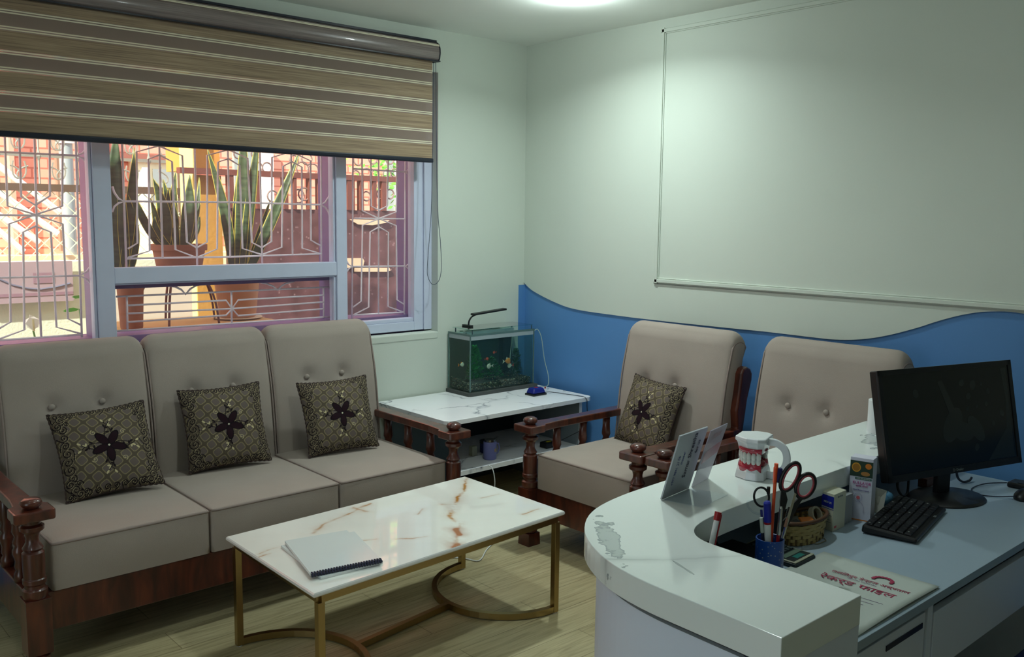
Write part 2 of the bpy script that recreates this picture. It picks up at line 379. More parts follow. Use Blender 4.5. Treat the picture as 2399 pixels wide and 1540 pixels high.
gB = [[(2.7964, 2.11), (2.795, 1.9787), (2.7771, 1.0235)], [(3.1533, 2.1358), (3.1528, 1.9754), (3.1415, 1.0095)], [(2.7939, 1.8841), (3.1583, 1.8813)], [(2.7992, 1.6055), (3.1515, 1.6058)], [(2.7806, 1.3321), (3.1506, 1.3257)], [(2.7874, 1.0534), (3.1385, 1.0484)], [(2.8553, 2.1142), (2.8539, 1.9727), (2.8536, 1.6496), (2.9662, 1.6059), (3.0858, 1.6453), (3.0933, 1.9624), (3.0941, 2.1315)], [(2.9143, 2.1185), (2.913, 1.9723), (2.9133, 1.6772), (2.9665, 1.6536), (3.022, 1.6791), (3.0324, 1.9691), (3.0333, 2.1271)], [(2.9671, 2.1223), (2.966, 1.9788), (2.9576, 1.0493)], [(2.7851, 1.0994), (2.8398, 1.131), (2.8528, 1.5671), (2.9662, 1.6059), (3.0854, 1.5653), (3.0885, 1.1269), (3.1418, 1.0946)], [(2.7894, 1.0557), (2.8908, 1.0934), (2.9037, 1.5291), (2.9658, 1.5576), (3.0297, 1.5264), (3.0241, 1.0901), (3.1385, 1.0484)], [(3.2031, 1.9606), (3.1969, 1.9254), (3.1783, 1.8971), (3.1537, 1.8812), (3.1782, 1.8672), (3.1967, 1.8404), (3.2059, 1.8018)], [(3.2081, 1.3923), (3.1987, 1.3644), (3.1767, 1.3368), (3.1518, 1.3246), (3.1767, 1.3086), (3.1922, 1.2825), (3.1997, 1.2489)], [(2.7459, 1.3669), (2.7569, 1.3473), (2.7806, 1.3321), (2.7594, 1.3205), (2.7451, 1.3016)]]
gC = [[(1.3262, 2.0223), (1.3254, 1.9784), (1.3126, 1.0407)], [(0.9637, 1.8795), (1.013, 1.8786), (1.3309, 1.879)], [(0.9496, 1.6072), (0.9992, 1.6059), (1.3153, 1.6046)], [(0.9353, 1.3317), (0.9853, 1.3318), (1.3163, 1.3301)], [(0.9211, 1.0566), (0.9713, 1.0554), (1.3119, 1.0548)], [(1.0374, 2.0005), (1.0346, 1.9456), (1.0308, 1.6453), (1.1407, 1.6093), (1.2545, 1.6491), (1.2702, 1.9537), (1.2717, 2.0182)], [(1.0947, 2.0048), (1.0918, 1.9458), (1.0872, 1.6875), (1.1427, 1.651), (1.205, 1.6941), (1.2151, 1.9501), (1.2181, 2.0142)], [(1.1549, 2.0094), (1.1531, 1.9498), (1.1442, 1.5638), (1.1383, 1.4034), (1.139, 1.0564)], [(0.9322, 1.1105), (0.974, 1.1094), (1.0177, 1.1338), (1.0325, 1.5671), (1.1407, 1.6093), (1.2528, 1.568), (1.2557, 1.1328), (1.3108, 1.0999)], [(0.9293, 1.054), (0.9716, 1.062), (1.071, 1.0947), (1.087, 1.5315), (1.1387, 1.558), (1.2011, 1.5313), (1.2055, 1.0966), (1.3091, 1.0591)], [(0.9893, 1.9969), (0.9701, 1.4277), (0.9611, 1.0533)], [(1.378, 1.9395), (1.3715, 1.9179), (1.3556, 1.8938), (1.3273, 1.8788), (1.3526, 1.8685), (1.3701, 1.8423), (1.3794, 1.798)], [(1.3781, 1.4099), (1.3712, 1.3802), (1.349, 1.3489), (1.3163, 1.3301), (1.3474, 1.3111), (1.3652, 1.2845), (1.3764, 1.2519)]]
gD = [[(1.4749, 1.224), (2.6499, 1.2212)], [(1.4713, 1.059), (2.6475, 1.0539)], [(1.5246, 1.2252), (1.5215, 1.0594)], [(2.5954, 1.2156), (2.5945, 1.0549)], [(2.0534, 1.2211), (2.0513, 1.0584)], [(1.5268, 1.1791), (2.0232, 1.1782), (2.0557, 1.1328), (2.021, 1.1006), (1.5257, 1.0986)], [(1.5253, 1.14), (2.0557, 1.1328), (2.5915, 1.1392)], [(2.5921, 1.1775), (2.0898, 1.177), (2.0557, 1.1328), (2.0876, 1.0941), (2.5909, 1.1008)], [(1.7048, 1.2707), (1.7596, 1.26), (1.7913, 1.2437), (1.8118, 1.2192), (1.8349, 1.244), (1.864, 1.26), (1.902, 1.2693)], [(2.2045, 1.2664), (2.2532, 1.2554), (2.29, 1.2402), (2.3145, 1.2185), (2.3401, 1.2404), (2.3656, 1.2533), (2.4118, 1.2608)]]
for L in (gA, gB, gC, gD): bars('window_grille', L)

# ---------------- zebra roller blind ----------------
bl = thing('roller_blind', 'brown striped zebra roller blind half lowered over the window', 'blind', (1.9, WY-.06, 2.52))
XB0, XB1 = .0, 3.215
cp = [(-.005,2.497),(-.075,2.497),(-.088,2.51),(-.094,2.54),(-.092,2.565),(-.082,2.588),(-.06,2.602),(-.005,2.606)]
q = NT('woven_brown')
nz = q.n('TexNoise', iScale=1, iDetail=6.0); q.l(q.obj((3,1,160)), nz.inputs['Vector'])
wc = q.ramp(nz.outputs[0], [(.3,lin((122,102,82))),(.55,lin((158,136,108))),(.75,lin((178,158,130)))]); q.l(wc, q.b.inputs['Base Color']); q.b.inputs['Roughness'].default_value = .6
M['woven'] = q.m
q = NT('woven_grey')
nz = q.n('TexNoise', iScale=1, iDetail=6.0); q.l(q.obj((3,1,160)), nz.inputs['Vector'])
q.l(q.ramp(nz.outputs[0], [(.3,lin((112,100,98))),(.7,lin((146,134,130)))]), q.b.inputs['Base Color']); q.b.inputs['Roughness'].default_value = .3; q.b.inputs['Coat Weight'].default_value = .3
M['wovgrey'] = q.m
def ext(prof, x0, x1): return B().rings([[Vector((x0,WY+y,z)) for y, z in prof],[Vector((x1,WY+y,z)) for y, z in prof]])
cas = obj('cassette', ext(cp, XB0, XB1), M['wovgrey'], bl, smooth='auto')
b = B(); b.box(XB0, XB1+.004, WY-.062, WY-.002, 2.603, 2.615); b.box(XB0, XB1+.004, WY-.098, WY-.07, 2.492, 2.498)
b.rings([[Vector((XB1+dx,WY+y*1.04,2.55+(z-2.55)*1.06)) for y, z in cp] for dx in (0,.006)])
obj('cassette_edge', b, M['navy'], cas)
b = B().box(XB0, XB1, WY-.0935, WY-.088, 2.577, 2.582); b.box(XB0, XB1, WY-.0905, WY-.085, 2.584, 2.587)
obj('cassette_stripe', b, C3('cream_thread', (226,218,192)), cas)
per, z0b = .1645, 1.953
FYB = WY-.066
q = NT('sheer_mesh'); q.t.nodes.remove(q.b)
df = q.n('BsdfDiffuse', iColor=lin((172,154,142))); tl = q.n('BsdfTranslucent', iColor=lin((170,160,160))); tr = q.n('BsdfTransparent')
m1 = q.n('MixShader', iFac=.3); q.l(df.outputs[0], m1.inputs[1]); q.l(tl.outputs[0], m1.inputs[2])
m2 = q.n('MixShader', iFac=.22); q.l(m1.outputs[0], m2.inputs[1]); q.l(tr.outputs[0], m2.inputs[2]); q.l(m2.outputs[0], q.out.inputs[0])
M['sheer'] = q.m
fx1 = 3.185
k = 0; bb = B(); sb = B(); tb = B(); rb = B()
while z0b+k*per < 2.5:
    z = z0b+k*per
    bb.box(XB0, fx1, FYB, FYB+.0012, z, min(z+.076,2.5))
    if z+.076 < 2.5:
        zt = min(z+per, 2.5)
        sb.box(XB0, fx1, FYB+.0002, FYB+.0010, z+.076, zt)
        for zz in (z+.080, z+.090, z+per-.018, z+per-.008):
            if zz < 2.5: tb.box(XB0, fx1, FYB-.0004, FYB+.0014, zz, zz+.0055)
        rb.box(XB0, fx1-.03, FYB+.022, FYB+.0232, z+.088, min(z+per-.010,2.5))
    k += 1
fb = obj('front_fabric', bb, M['woven'], bl)
obj('sheer_band', sb, M['sheer'], fb); obj('thread_line', tb, C3('cream_thread', (226,218,192)), fb)
rf = obj('rear_fabric', rb, M['woven'], bl)
b = B().box(XB0, fx1+.002, FYB-.012, FYB+.028, 1.928, 1.953)
obj('bottom_rail', b, M['navy'], bl, bevel=.006)
ch = [(3.2003, 2.5135), (3.1919, 1.9323), (3.183, 1.6398), (3.1677, 1.4678), (3.1555, 1.3197), (3.1617, 1.2699), (3.1833, 1.2342), (3.2051, 1.2259), (3.23, 1.2374), (3.2488, 1.2669), (3.2581, 1.3293), (3.2515, 1.4669), (3.2324, 1.6404), (3.2225, 1.9337), (3.2154, 2.5153)]
b = B(); b.tube([(x,WY-.058,z) for x, z in smooth2(ch, 5)], .0018, 6); obj('pull_chain', b, C3('chain_grey', (60,72,90)), bl, smooth=True)

# ---------------- sofa and armchairs ----------------
# seating in its own frame: x to the right, -y to the front
def turned_post(x, y, z0, z1, r, sq):
    b = B()
    b.box(x-sq, x+sq, y-sq, y+sq, .095, z0)
    H = z1-z0
    prof = [(sq*.9,0),(r*1.15,.012),(r*1.15,.03),(r*.92,.036),(r*.92,.046),(r*1.08,.052),(r*1.08,.066),(r*.98,.07),(r*1.02,.12),(r*1.0,.155),(r*.78,.162),(r*.95,.17),(r*.62,.19),(r*.58,.205),(r*.7,.222),(r*1.1,.232),(r*1.12,.245),(r*.8,.252),(r*.85,H)]
    prof = [(a, z*H/.27 if z != H else H) for a, z in prof]
    b.lathe([(a, z+z0) for a, z in prof], (x,y,0), 16)
    b.lathe([(r*.8,.0),(r*.8,.001)], (x,y,.09), 12)
    b.lathe([(r*.9,.062),(r*1.1,.07),(r*1.1,.082),(r*.85,.09),(sq*.9,.096)], (x,y,0), 16)
    b.hexa([(x-sq*.95,y-sq*.95,0),(x+sq*.95,y-sq*.95,0),(x+sq*.95,y+sq*.95,0),(x-sq*.95,y+sq*.95,0)],[(x-sq*.9,y-sq*.9,.062),(x+sq*.9,y-sq*.9,.062),(x+sq*.9,y+sq*.9,.062),(x-sq*.9,y+sq*.9,.062)])
    return b
def back_cushion(x0, x1, yb, yt, zb, zt, btn):
    """leaning slab, rolled over at the top, two button dimples"""
    w = x1-x0; prof = []
    zr = zt-.05
    n = 26
    for i in range(n):
        t = i/(n-1); z = zb+(zr-zb)*t; prof.append((yb+(yt-yb)*t**.8-.018*sin(pi*t), z, 'f'))
    for i in range(1, 11):
        a = pi*i/10*.95; prof.append((yt+.055*(1-cos(a)), zr+.05*sin(a), 't'))
    for i in range(1, 14):
        t = i/13; prof.append((yt+.105-(yt-yb)*t*.8, zr-.02-(zr-.02-zb)*t, 'b'))
    F = []
    xs = np.concatenate([[0,.004,.012,.022],np.linspace(.035,w-.035,34),[w-.022,w-.012,w-.004,w]])
    r = .055
    for x in xs:
        e = min(x, w-x); drop = 0
        if e < r: drop = r*(1-math.sqrt(max(0,1-((r-e)/r)**2)))
        ed = min(1, e/.02); ins = (1-math.sqrt(max(0, 1-(1-ed)**2)))*.016
        row = []
        for y, z, k in prof:
            zz = z-drop*max(0,(z-(zt-.25))/.25)
            yy = y+(ins if k == 'f' else 0)-(ins if k == 'b' else 0)
            if k == 'f':
                yy -= .012*sin(pi*min(1,e/.12)/2)
                for bx, bz in btn:
                    d2 = ((x0+x-bx)**2+((z-bz)*1.0)**2); yy += .020*math.exp(-d2/.0011)+.006*math.exp(-d2/.006)
            row.append(Vector((x0+x, yy, zz)))
        F.append(row)
    b = B(); b.rings(F)
    return b, prof
def seat_cushion(x0, x1, y0, y1, z0, z1):
    b = B(); w = x1-x0; d = y1-y0; F = []
    nx, ny = 24, 24
    def top(u, v):
        return z1+.010*(1-abs(2*u-1)**4)*(1-abs(2*v-1)**4)
    b.grid([[Vector((x0+w*i/nx, y0+d*j/ny, top(i/nx,j/ny))) for j in range(ny+1)] for i in range(nx+1)])
    def side(pa, pb, n):
        rows = []
        for i in range(n+1):
            t = i/n; p = [pa[0]+(pb[0]-pa[0])*t, pa[1]+(pb[1]-pa[1])*t]; col = []
            for k in range(7):
                s_ = k/6; bul = .007*sin(pi*s_)*sin(pi*t)**.4 if 0 < t < 1 else 0
                nx_, ny_ = (pb[1]-pa[1]), -(pb[0]-pa[0]); L = math.hypot(nx_, ny_)
                col.append(Vector((p[0]+nx_/L*bul, p[1]+ny_/L*bul, z1+(z0-z1)*s_)))
            rows.append(col)
        b.grid(rows)
    side((x0,y0),(x1,y0),nx); side((x1,y0),(x1,y1),ny); side((x1,y1),(x0,y1),nx); side((x0,y1),(x0,y0),ny)
    b.face([(x0,y0,z0),(x1,y0,z0),(x1,y1,z0),(x0,y1,z0)])
    return b
def seating(name, label, cat, seats, armx, loc, rz, group=None, backw=None, bo=(-.105,.095,.822)):
    t = thing(name, label, cat, loc, rz, group)
    K = dict(parent=t, local=True)
    zs = .470
    for i, (x0, x1) in enumerate(seats):
        c = obj('seat_cushion', seat_cushion(x0+.004, x1-.004, .052, .70, .295, zs), M['suede'], bevel=.012, seg=3, smooth=True, **K)
        b = B(); e = .010
        L = [(x0+e,.058,zs-.006),(x1-e,.058,zs-.006),(x1-e,.69,zs-.006),(x0+e,.69,zs-.006)]
        L2 = []
        for j in range(4):
            p, q2 = Vector(L[j]), Vector(L[(j+1)%4])
            for u in (0.0,.03,.97): L2.append(p.lerp(q2,u) if u not in (0.0,) else p)
        b.tube([(x,y-.004 if y < .1 else y,z) for x,y,z in L2], .0060, 6, closed=True)
        obj('piping', b, M['piping'], parent=c, local=True, smooth=True)
    bw = backw or seats
    for i, (x0, x1) in enumerate(bw):
        cx = (x0+x1)/2; btn = [(cx+bo[0],bo[2]),(cx+bo[1],bo[2])]
        bb_, prof = back_cushion(x0+.003, x1-.003, .655, .745, .44, 1.082, btn)
        c = obj('back_cushion', bb_, M['suede'], smooth=True, **K)
        for bx, bz in btn:
            b = B(); tt = (bz-.44)/(1.032-.44); yy = .655+.09*tt**.8-.018*sin(pi*tt)
            b.ball((bx,yy+.004,bz), .0135, (1,.7,1)); obj('button', b, M['suede'], parent=c, local=True, smooth=True)
        for sx in (x0+.006, x1-.006):
            pts = [(sx, y-.001 if k == 'f' else y, z-.052*max(0,(z-.83)/.25)) for y, z, k in prof if k != 'b']
            b = B(); b.tube(pts, .0045, 6); obj('piping', b, M['piping'], parent=c, local=True, smooth=True)
    a0, a1 = armx
    for ax in (a0, a1):
        # arm board: broad front block, narrow waist, broad toward the back
        pr = [(-.062,-.010),(.062,-.010),(.066,.0),(.066,.085),(.046,.105),(.036,.20),(.034,.45),(.04,.70),(.036,.76),(-.036,.76),(-.04,.70),(-.034,.45),(-.036,.20),(-.046,.105),(-.066,.085),(-.066,.0)]
        b = B().prism([(ax+x,y) for x, y in pr], .575, .612)
        arm = obj('arm', b, M['wood'], bevel=.006, **K)
        b = B().lathe([(.024,0),(.026,.006),(.034,.014),(.036,.022),(.032,.032),(.02,.038),(.002,.039)], (ax,.045,.610), 20)
        obj('arm_knob', b, M['wood'], parent=arm, local=True, smooth=True)
        obj('front_post', turned_post(ax, .048, .292, .576, .036, .041), M['wood'], smooth='auto', bevel=.002, **K)
        # rear post: leaning, with a rounded top
        b = B(); px_ = [(.74,0),(.815,0),(.80,.35),(.80,.55),(.835,.75),(.865,.84),(.865,.875),(.85,.90),(.82,.912),(.79,.905),(.775,.88),(.765,.80),(.745,.70),(.755,.62),(.735,.55),(.735,.35)]
        b.rings([[Vector((ax+d,y,z)) for y, z in px_] for d in (-.024,.024)])
        obj('rear_post', b, M['wood'], bevel=.01, seg=3, **K)
        for k, yy in enumerate((.23,.42,.60)):
            b = B().lathe([(.022,.0),(.024,.03),(.016,.045),(.022,.06),(.018,.08),(.026,.11),(.026,.12),(.017,.135),(.024,.15),(.016,.17),(.024,.19),(.02,.23),(.02,.285)], (ax,yy,.291), 12)
            obj('arm_spindle', b, M['wood'], smooth=True, **K)
        obj('side_rail', B().box(ax-.02, ax+.02, .085, .74, .14, .293), M['wood'], bevel=.004, **K)
    obj('front_rail', B().box(a0+.03, a1-.03, .060, .085, .150, .293), M['wood'], bevel=.004, **K)
    for bx_ in ((.745,.775,.16,.30),(.815,.84,.70,.78)): obj('back_rail', B().box(a0+.02, a1-.02, *bx_), M['wood'], bevel=.004, **K)
    obj('seat_platform', B().box(a0+.02, a1-.02, .085, .745, .27, .292), M['wood'], **K)
    return t
sofa = seating('sofa', 'three-seat sofa with taupe suede cushions and dark wooden arms under the window', 'sofa',
    [(-.875,-.292),(-.292,.291),(.291,.875)], (-.928,.912), (1.718,3.300,0), 0, backw=[(-.865,-.272),(-.272,.31),(.31,.905)])
ac1 = seating('armchair', 'taupe wooden armchair with a patterned cushion on its seat, beside the low marble table', 'armchair',
    [(-.305,.305)], (-.345,.345), (2.955,2.862,0), -pi/2, 'wooden armchairs along the blue wall', backw=[(-.335,.335)], bo=(-.165,.025,.782))
ac2 = copy_tree(ac1); ac2.location = (2.965,2.034,0)
ac2['label'] = 'taupe wooden armchair with no cushion on it, half hidden behind the reception counter'

# ---------------- patterned cushions ----------------
def cushion_colours(n):
    g = np.linspace(-1,1,n); U, V = np.meshgrid(g, g, indexing='ij')
    rng = np.random.default_rng(3)
    c = lambda *a: np.array(lin(a)[:3])
    base = c(84,75,62); lat = c(132,121,90); fill = c(98,88,82); dark = c(26,18,24); cream = c(190,178,138); fl = c(34,16,24)
    out = np.zeros((n,n,3))+base
    a = .27; X = (U*.92+V*.55)/a*1.0; Y = (V*.92-U*.55)/a*1.0
    fx = X-np.floor(X)-.5; fy = Y-np.floor(Y)-.5
    d = (np.abs(fx)**4+np.abs(fy)**4)**.25
    out[d < .36] = fill; out[(d > .34)&(d < .41)] = lat
    def disc(cx, cy, r, col, th=0, asp=1, edge=None):
        x = (U-cx)*cos(th)+(V-cy)*sin(th); y = -(U-cx)*sin(th)+(V-cy)*cos(th)
        dd = np.sqrt((x/r)**2+(y/(r*asp))**2); out[dd < 1] = col
        if edge is not None: out[(dd > .82)&(dd < 1.02)] = edge
    def stroke(pts, w, col):
        for (x0,y0),(x1,y1) in zip(pts[:-1], pts[1:]):
            L = math.hypot(x1-x0,y1-y0)+1e-9
            i0, i1 = np.searchsorted(g, [min(x0,x1)-w*2, max(x0,x1)+w*2]); j0, j1 = np.searchsorted(g, [min(y0,y1)-w*2, max(y0,y1)+w*2])
            if i0 >= i1 or j0 >= j1: continue
            u = U[i0:i1,j0:j1]; v = V[i0:i1,j0:j1]
            t = np.clip(((u-x0)*(x1-x0)+(v-y0)*(y1-y0))/L**2, 0, 1)
            m = (u-x0-t*(x1-x0))**2+(v-y0-t*(y1-y0))**2 < w*w
            out[i0:i1,j0:j1][m] = col
    # scroll border
    sp = []
    k = 11
    for i in range(k):
        t = -1+2*(i+.5)/k
        for s_, ax in ((1,0),(-1,0),(1,1),(-1,1)):
            wd = .20 if ax == 0 else .11
            off = 1-wd*(.55+.35*rng.random()); r = (.105 if ax == 0 else .075)*(.8+.5*rng.random())
            sp.append((s_*off if ax == 0 else t, t if ax == 0 else s_*off, r))
    for s1 in (-1,1):
        for s2 in (-1,1):
            for q2 in ((.80,.80,.10),(.72,.9,.085),(.9,.66,.09),(.6,.88,.06),(.72,.68,.055)): sp.append((s1*q2[0], s2*q2[1], q2[2]))
    for cx, cy, r in sp:
        disc(cx, cy, r, base*1.25)
        th0 = rng.random()*6.28; sg = rng.choice([-1,1])
        P = [(cx+r*(1-t)*cos(th0+sg*t*11), cy+r*(1-t)*sin(th0+sg*t*11)) for t in np.linspace(0,.92,26)]
        P = [(cx+r*1.5*cos(th0-sg*.7), cy+r*1.5*sin(th0-sg*.7))]+P
        stroke([(x+.008,y-.008) for x, y in P], .007, cream); stroke(P, .011, dark)
    # centre flower, stems and leaves
    for i in range(8):
        th = 2*pi*i/8+.3; sg = 1 if i%2 else -1
        P = [((.16+.42*t)*cos(th+sg*.5*t), (.16+.42*t)*sin(th+sg*.5*t)) for t in np.linspace(0,1,9)]
        stroke(P, .009, dark)
        ex, ey = P[-1]; an = math.atan2(P[-1][1]-P[-3][1], P[-1][0]-P[-3][0])
        disc(ex+.04*cos(an), ey+.04*sin(an), .06, cream, an, .45, dark)
        for q2, sgn, col in ((5,1,dark),(3,-1,dark),(6,-1,cream)):
            lx, ly = P[q2]; a2 = an+sgn*1.1; disc(lx+.055*cos(a2), ly+.055*sin(a2), .042, col, a2, .5)
        if i%2 == 0:
            cx, cy = .43*cos(th+.35*-sg), .43*sin(th+.35*-sg)
            stroke([(cx+.065*(1-t)*cos(th+t*9), cy+.065*(1-t)*sin(th+t*9)) for t in np.linspace(0,.9,20)], .007, cream*.8)
    for i in range(5):
        th = pi/2+2*pi*i/5+pi; disc(.19*cos(th), .19*sin(th), .19, fl, th, .46, dark*.6)
    disc(0,0,.03,dark); disc(0,0,.02,c(200,196,170))
    return out
def cushion_geo(n, side):
    g = np.linspace(-1,1,n); U, V = np.meshgrid(g, g, indexing='ij')
    w = .19
    X = U*w*(1-.07*(1-V**2)*np.abs(U)); Y = V*w*(1-.07*(1-U**2)*np.abs(V))
    T = .062*((1-np.abs(U)**2.6)*(1-np.abs(V)**2.6))**.55
    T = T+.0025*np.sin(U*9+V*4)*np.sin(V*8-U*2)*(1-U**2)*(1-V**2)
    return np.stack([X, Y, side*T], -1)
mc = mat_attr('damask', .85, .15, bump=.3, bs=900)
cf = cushion_colours(260)
def make_cushion():
    t = thing('cushion', '', 'cushion')
    painted('cover_front', cushion_geo(260,1), cf, mc, t, local=True)
    g = cushion_geo(40,-1)
    painted('cover_back', g[::-1], np.zeros((40,40,3))+np.array(lin((60,50,44))[:3]), mc, t, local=True)
    b = B(); e = 1.0; pts = []
    g2 = cushion_geo(60,1)
    for i in range(60): pts.append(tuple(g2[i,0]))
    for i in range(60): pts.append(tuple(g2[59,i]))
    for i in range(59,-1,-1): pts.append(tuple(g2[i,59]))
    for i in range(59,-1,-1): pts.append(tuple(g2[0,i]))
    pp = [pts[0]]
    for p in pts:
        if (Vector(p)-Vector(pp[-1])).length > .002: pp.append(p)
    b.tube(pp, [.0035+.0015*sin(i*1.9) for i in range(len(pp))], 5, closed=True); obj('frilled_edge', b, C3('dark_fringe', (58,44,40), .9), t, local=True)
    return t
cu0 = make_cushion()
CU = [((1.1998, 3.8376, 0.6502), (0.997, -0.0578, 0.0518), (-0.0129, 0.5348, 0.8449), (-0.0765, -0.843, 0.5325), 0.372, 0.3794), ((1.7318, 3.8811, 0.6645), (0.9936, -0.1116, 0.0188), (0.0217, 0.3501, 0.9365), (-0.1111, -0.93, 0.3503), 0.3638, 0.3729), ((2.2712, 3.7989, 0.6554), (0.9894, -0.1424, 0.0281), (0.026, 0.3645, 0.9309), (-0.1428, -0.9203, 0.3643), 0.3569, 0.3558)]
CL = ['brown patterned cushion leaning on the left seat of the sofa','brown patterned cushion leaning on the middle seat of the sofa','brown patterned cushion leaning on the right seat of the sofa, beside the marble table',
      'brown patterned cushion leaning in the armchair against the blue wall']
for i in range(4):
    o = cu0 if i == 0 else copy_tree(cu0)
    if i < 3:
        c, x, y, z, w, h = CU[i]; k = (w+h)/2/.375
        mt = basis(c, x, y)
    else:
        c = (3.565, 2.925, .63); mt = basis(c, (-.10,-.97,-.05), (.34,-.04,.93)); k = .96
    o.location = mt.to_translation(); o.rotation_euler = mt.to_euler(); o.scale = (k,k,k)
    tag(o, CL[i], 'cushion', 'patterned cushions on the seats')

# ---------------- coffee table ----------------
ct = thing('coffee_table', 'low rectangular coffee table with gold-veined white marble top and brass legs', 'table', (1.97,2.83,0))
TC = [(1.3929, 3.1302), (1.3805, 2.4673), (2.5688, 2.5379), (2.5699, 3.1851)]   # far-left, near-left, near-right, far-right
nu, nv = 300, 170
U, V = np.meshgrid(np.linspace(0,1,nu), np.linspace(0,1,nv), indexing='ij')   # U: left->right, V: near->far
A, Bc, Cc, D = [np.array(p) for p in (TC[1],TC[2],TC[3],TC[0])]
XY = (A*(1-U[...,None])+Bc*U[...,None])*(1-V[...,None])+(D*(1-U[...,None])+Cc*U[...,None])*V[...,None]
def vnoise(P, f, seed=0, oct=4):
    r = np.zeros(P.shape[:-1]); a = 1; rng = np.random.default_rng(seed)
    for o_ in range(oct):
        for k in range(5):
            d = rng.normal(size=2); d /= np.linalg.norm(d); r += a*np.sin(P @ d*f*(1+.4*k)+rng.random()*6.28)/5*1.6
        f *= 2.1; a *= .55
    return r
wp = XY+np.stack([vnoise(XY,9,1),vnoise(XY,9,2)],-1)*.012
colr = np.zeros((nu,nv,3))+np.array(lin((236,238,232))[:3])
colr *= (1+.03*vnoise(XY,7,5))[...,None]
VE = [[(2.566, 3.1614), (2.4891, 3.0938), (2.4346, 3.0139), (2.3559, 2.9597), (2.2862, 2.9035), (2.2189, 2.8291), (2.1398, 2.7116), (2.0312, 2.5839), (1.9786, 2.5119)], [(2.0148, 3.1142), (1.9507, 3.0949), (1.8265, 3.0391), (1.749, 3.0054), (1.6522, 2.9492)], [(1.3983, 2.8892), (1.4617, 2.901), (1.495, 2.9008)], [(1.387, 2.8564), (1.4422, 2.863), (1.4903, 2.8442)], [(1.7415, 2.7795), (1.797, 2.7505)], [(1.8634, 2.6949), (1.9015, 2.6806), (1.9548, 2.6597)], [(2.0968, 2.8819), (2.1651, 2.931)], [(2.4143, 2.6174), (2.5218, 2.6126)], [(2.4256, 2.8865), (2.5102, 2.8869)], [(2.2464, 2.9218), (2.294, 2.8675)], [(1.9307, 3.1116), (1.9405, 3.0469)]]
def vein(poly, w, amt, gate=0.0, colv=(186,132,70)):
    global colr
    d = np.full(U.shape, 9.)
    for p, q2 in zip(poly[:-1], poly[1:]):
        p = np.array(p); q2 = np.array(q2); L2 = ((q2-p)**2).sum(); t = np.clip(((wp-p) @ (q2-p))/L2, 0, 1)
        d = np.minimum(d, np.linalg.norm(wp-(p+t[...,None]*(q2-p)), axis=-1))
    g_ = np.clip(.75+.6*vnoise(XY,22,len(poly)+7),0,1.3)
    a = np.clip(np.exp(-(d/w)**2)*amt*g_+.28*np.exp(-(d/(w*4))**2)*amt*g_, 0, 1)[...,None]
    colr = colr*(1-a)+np.array(lin(colv)[:3])*a
for P_, w_, a_ in zip(VE, (.007,.006,.004,.004,.004,.004,.005,.004,.004,.006,.006), (.75,.65,.55,.6,.4,.5,.5,.6,.3,.4,.5)): vein(P_, w_, a_)
pb = [(2.0866, 2.6599), (2.0589, 2.6088), (2.0231, 2.5788), (1.9969, 2.525), (1.9736, 2.5104)]
vein(pb, .010, 1.3, colv=(168,96,44))
zt = .43
tp = painted('marble_top', np.concatenate([XY, np.full((nu,nv,1),zt)], -1), colr, mat_attr('gold_vein_marble', .035, .7), ct)
b = B()
n_ = 10; e = .009; cen = (A+Bc+Cc+D)/4
loop = [A,Bc,Cc,D]
def inset(p, k): dd = cen-p; return p+dd/np.linalg.norm(dd)*k
R = []
for dz, k in ((-.0002,0),(-.004,-.004),(-.010,-.005),(-.014,-.003),(-.017,.004)):
    R.append([Vector((*inset(p,k),zt+dz)) for p in loop])
b.rings(R)
obj('marble_edge', b, mat('marble_edge_white', (226,228,226), .15), tp, bevel=0)
def insetq(k): return [Vector((*inset(p,k),0)) for p in loop]
f0 = insetq(.012)
L4 = [Vector((*inset(p,.034),0)) for p in loop]
zr = .413
obj('top_rail', (lambda b: [b.strip([L4[i]+Vector((0,0,zr-.0125)),L4[(i+1)%4]+Vector((0,0,zr-.0125))],.024,.025) for i in range(4)] and b)(B()), M['gold'], ct)
for i in range(4):
    obj('leg', B().box(L4[i].x-.0125,L4[i].x+.0125,L4[i].y-.0125,L4[i].y+.0125,.004,zr-.025), M['gold'], ct, bevel=.001)
    obj('foot_pad', B().lathe([(.010,0),(.011,.004)], (L4[i].x,L4[i].y,0), 12), M['white'], ct)
def arc(p, q2, sg, n=24):
    c = (p+q2)/2; r = (q2-p)/2; nrm = Vector((r.y,-r.x,0))*sg
    return [c+r*(-cos(pi*k/n))+nrm*sin(pi*k/n)*1.02 for k in range(n+1)]
zb = Vector((0,0,.0175))
aL = arc(L4[0], L4[3], 1); aR = arc(L4[1], L4[2], 1)
if (aL[12]-L4[0]).x < 0: aL = arc(L4[0], L4[3], -1)
if (aR[12]-L4[1]).x > 0: aR = arc(L4[1], L4[2], -1)
for a_ in (aL, aR): obj('curved_base', B().strip([p+zb for p in a_], .022, .025), M['gold'], ct)
obj('floor_stretcher', B().strip([aL[12]+zb, aR[12]+zb], .022, .024), M['gold'], ct)

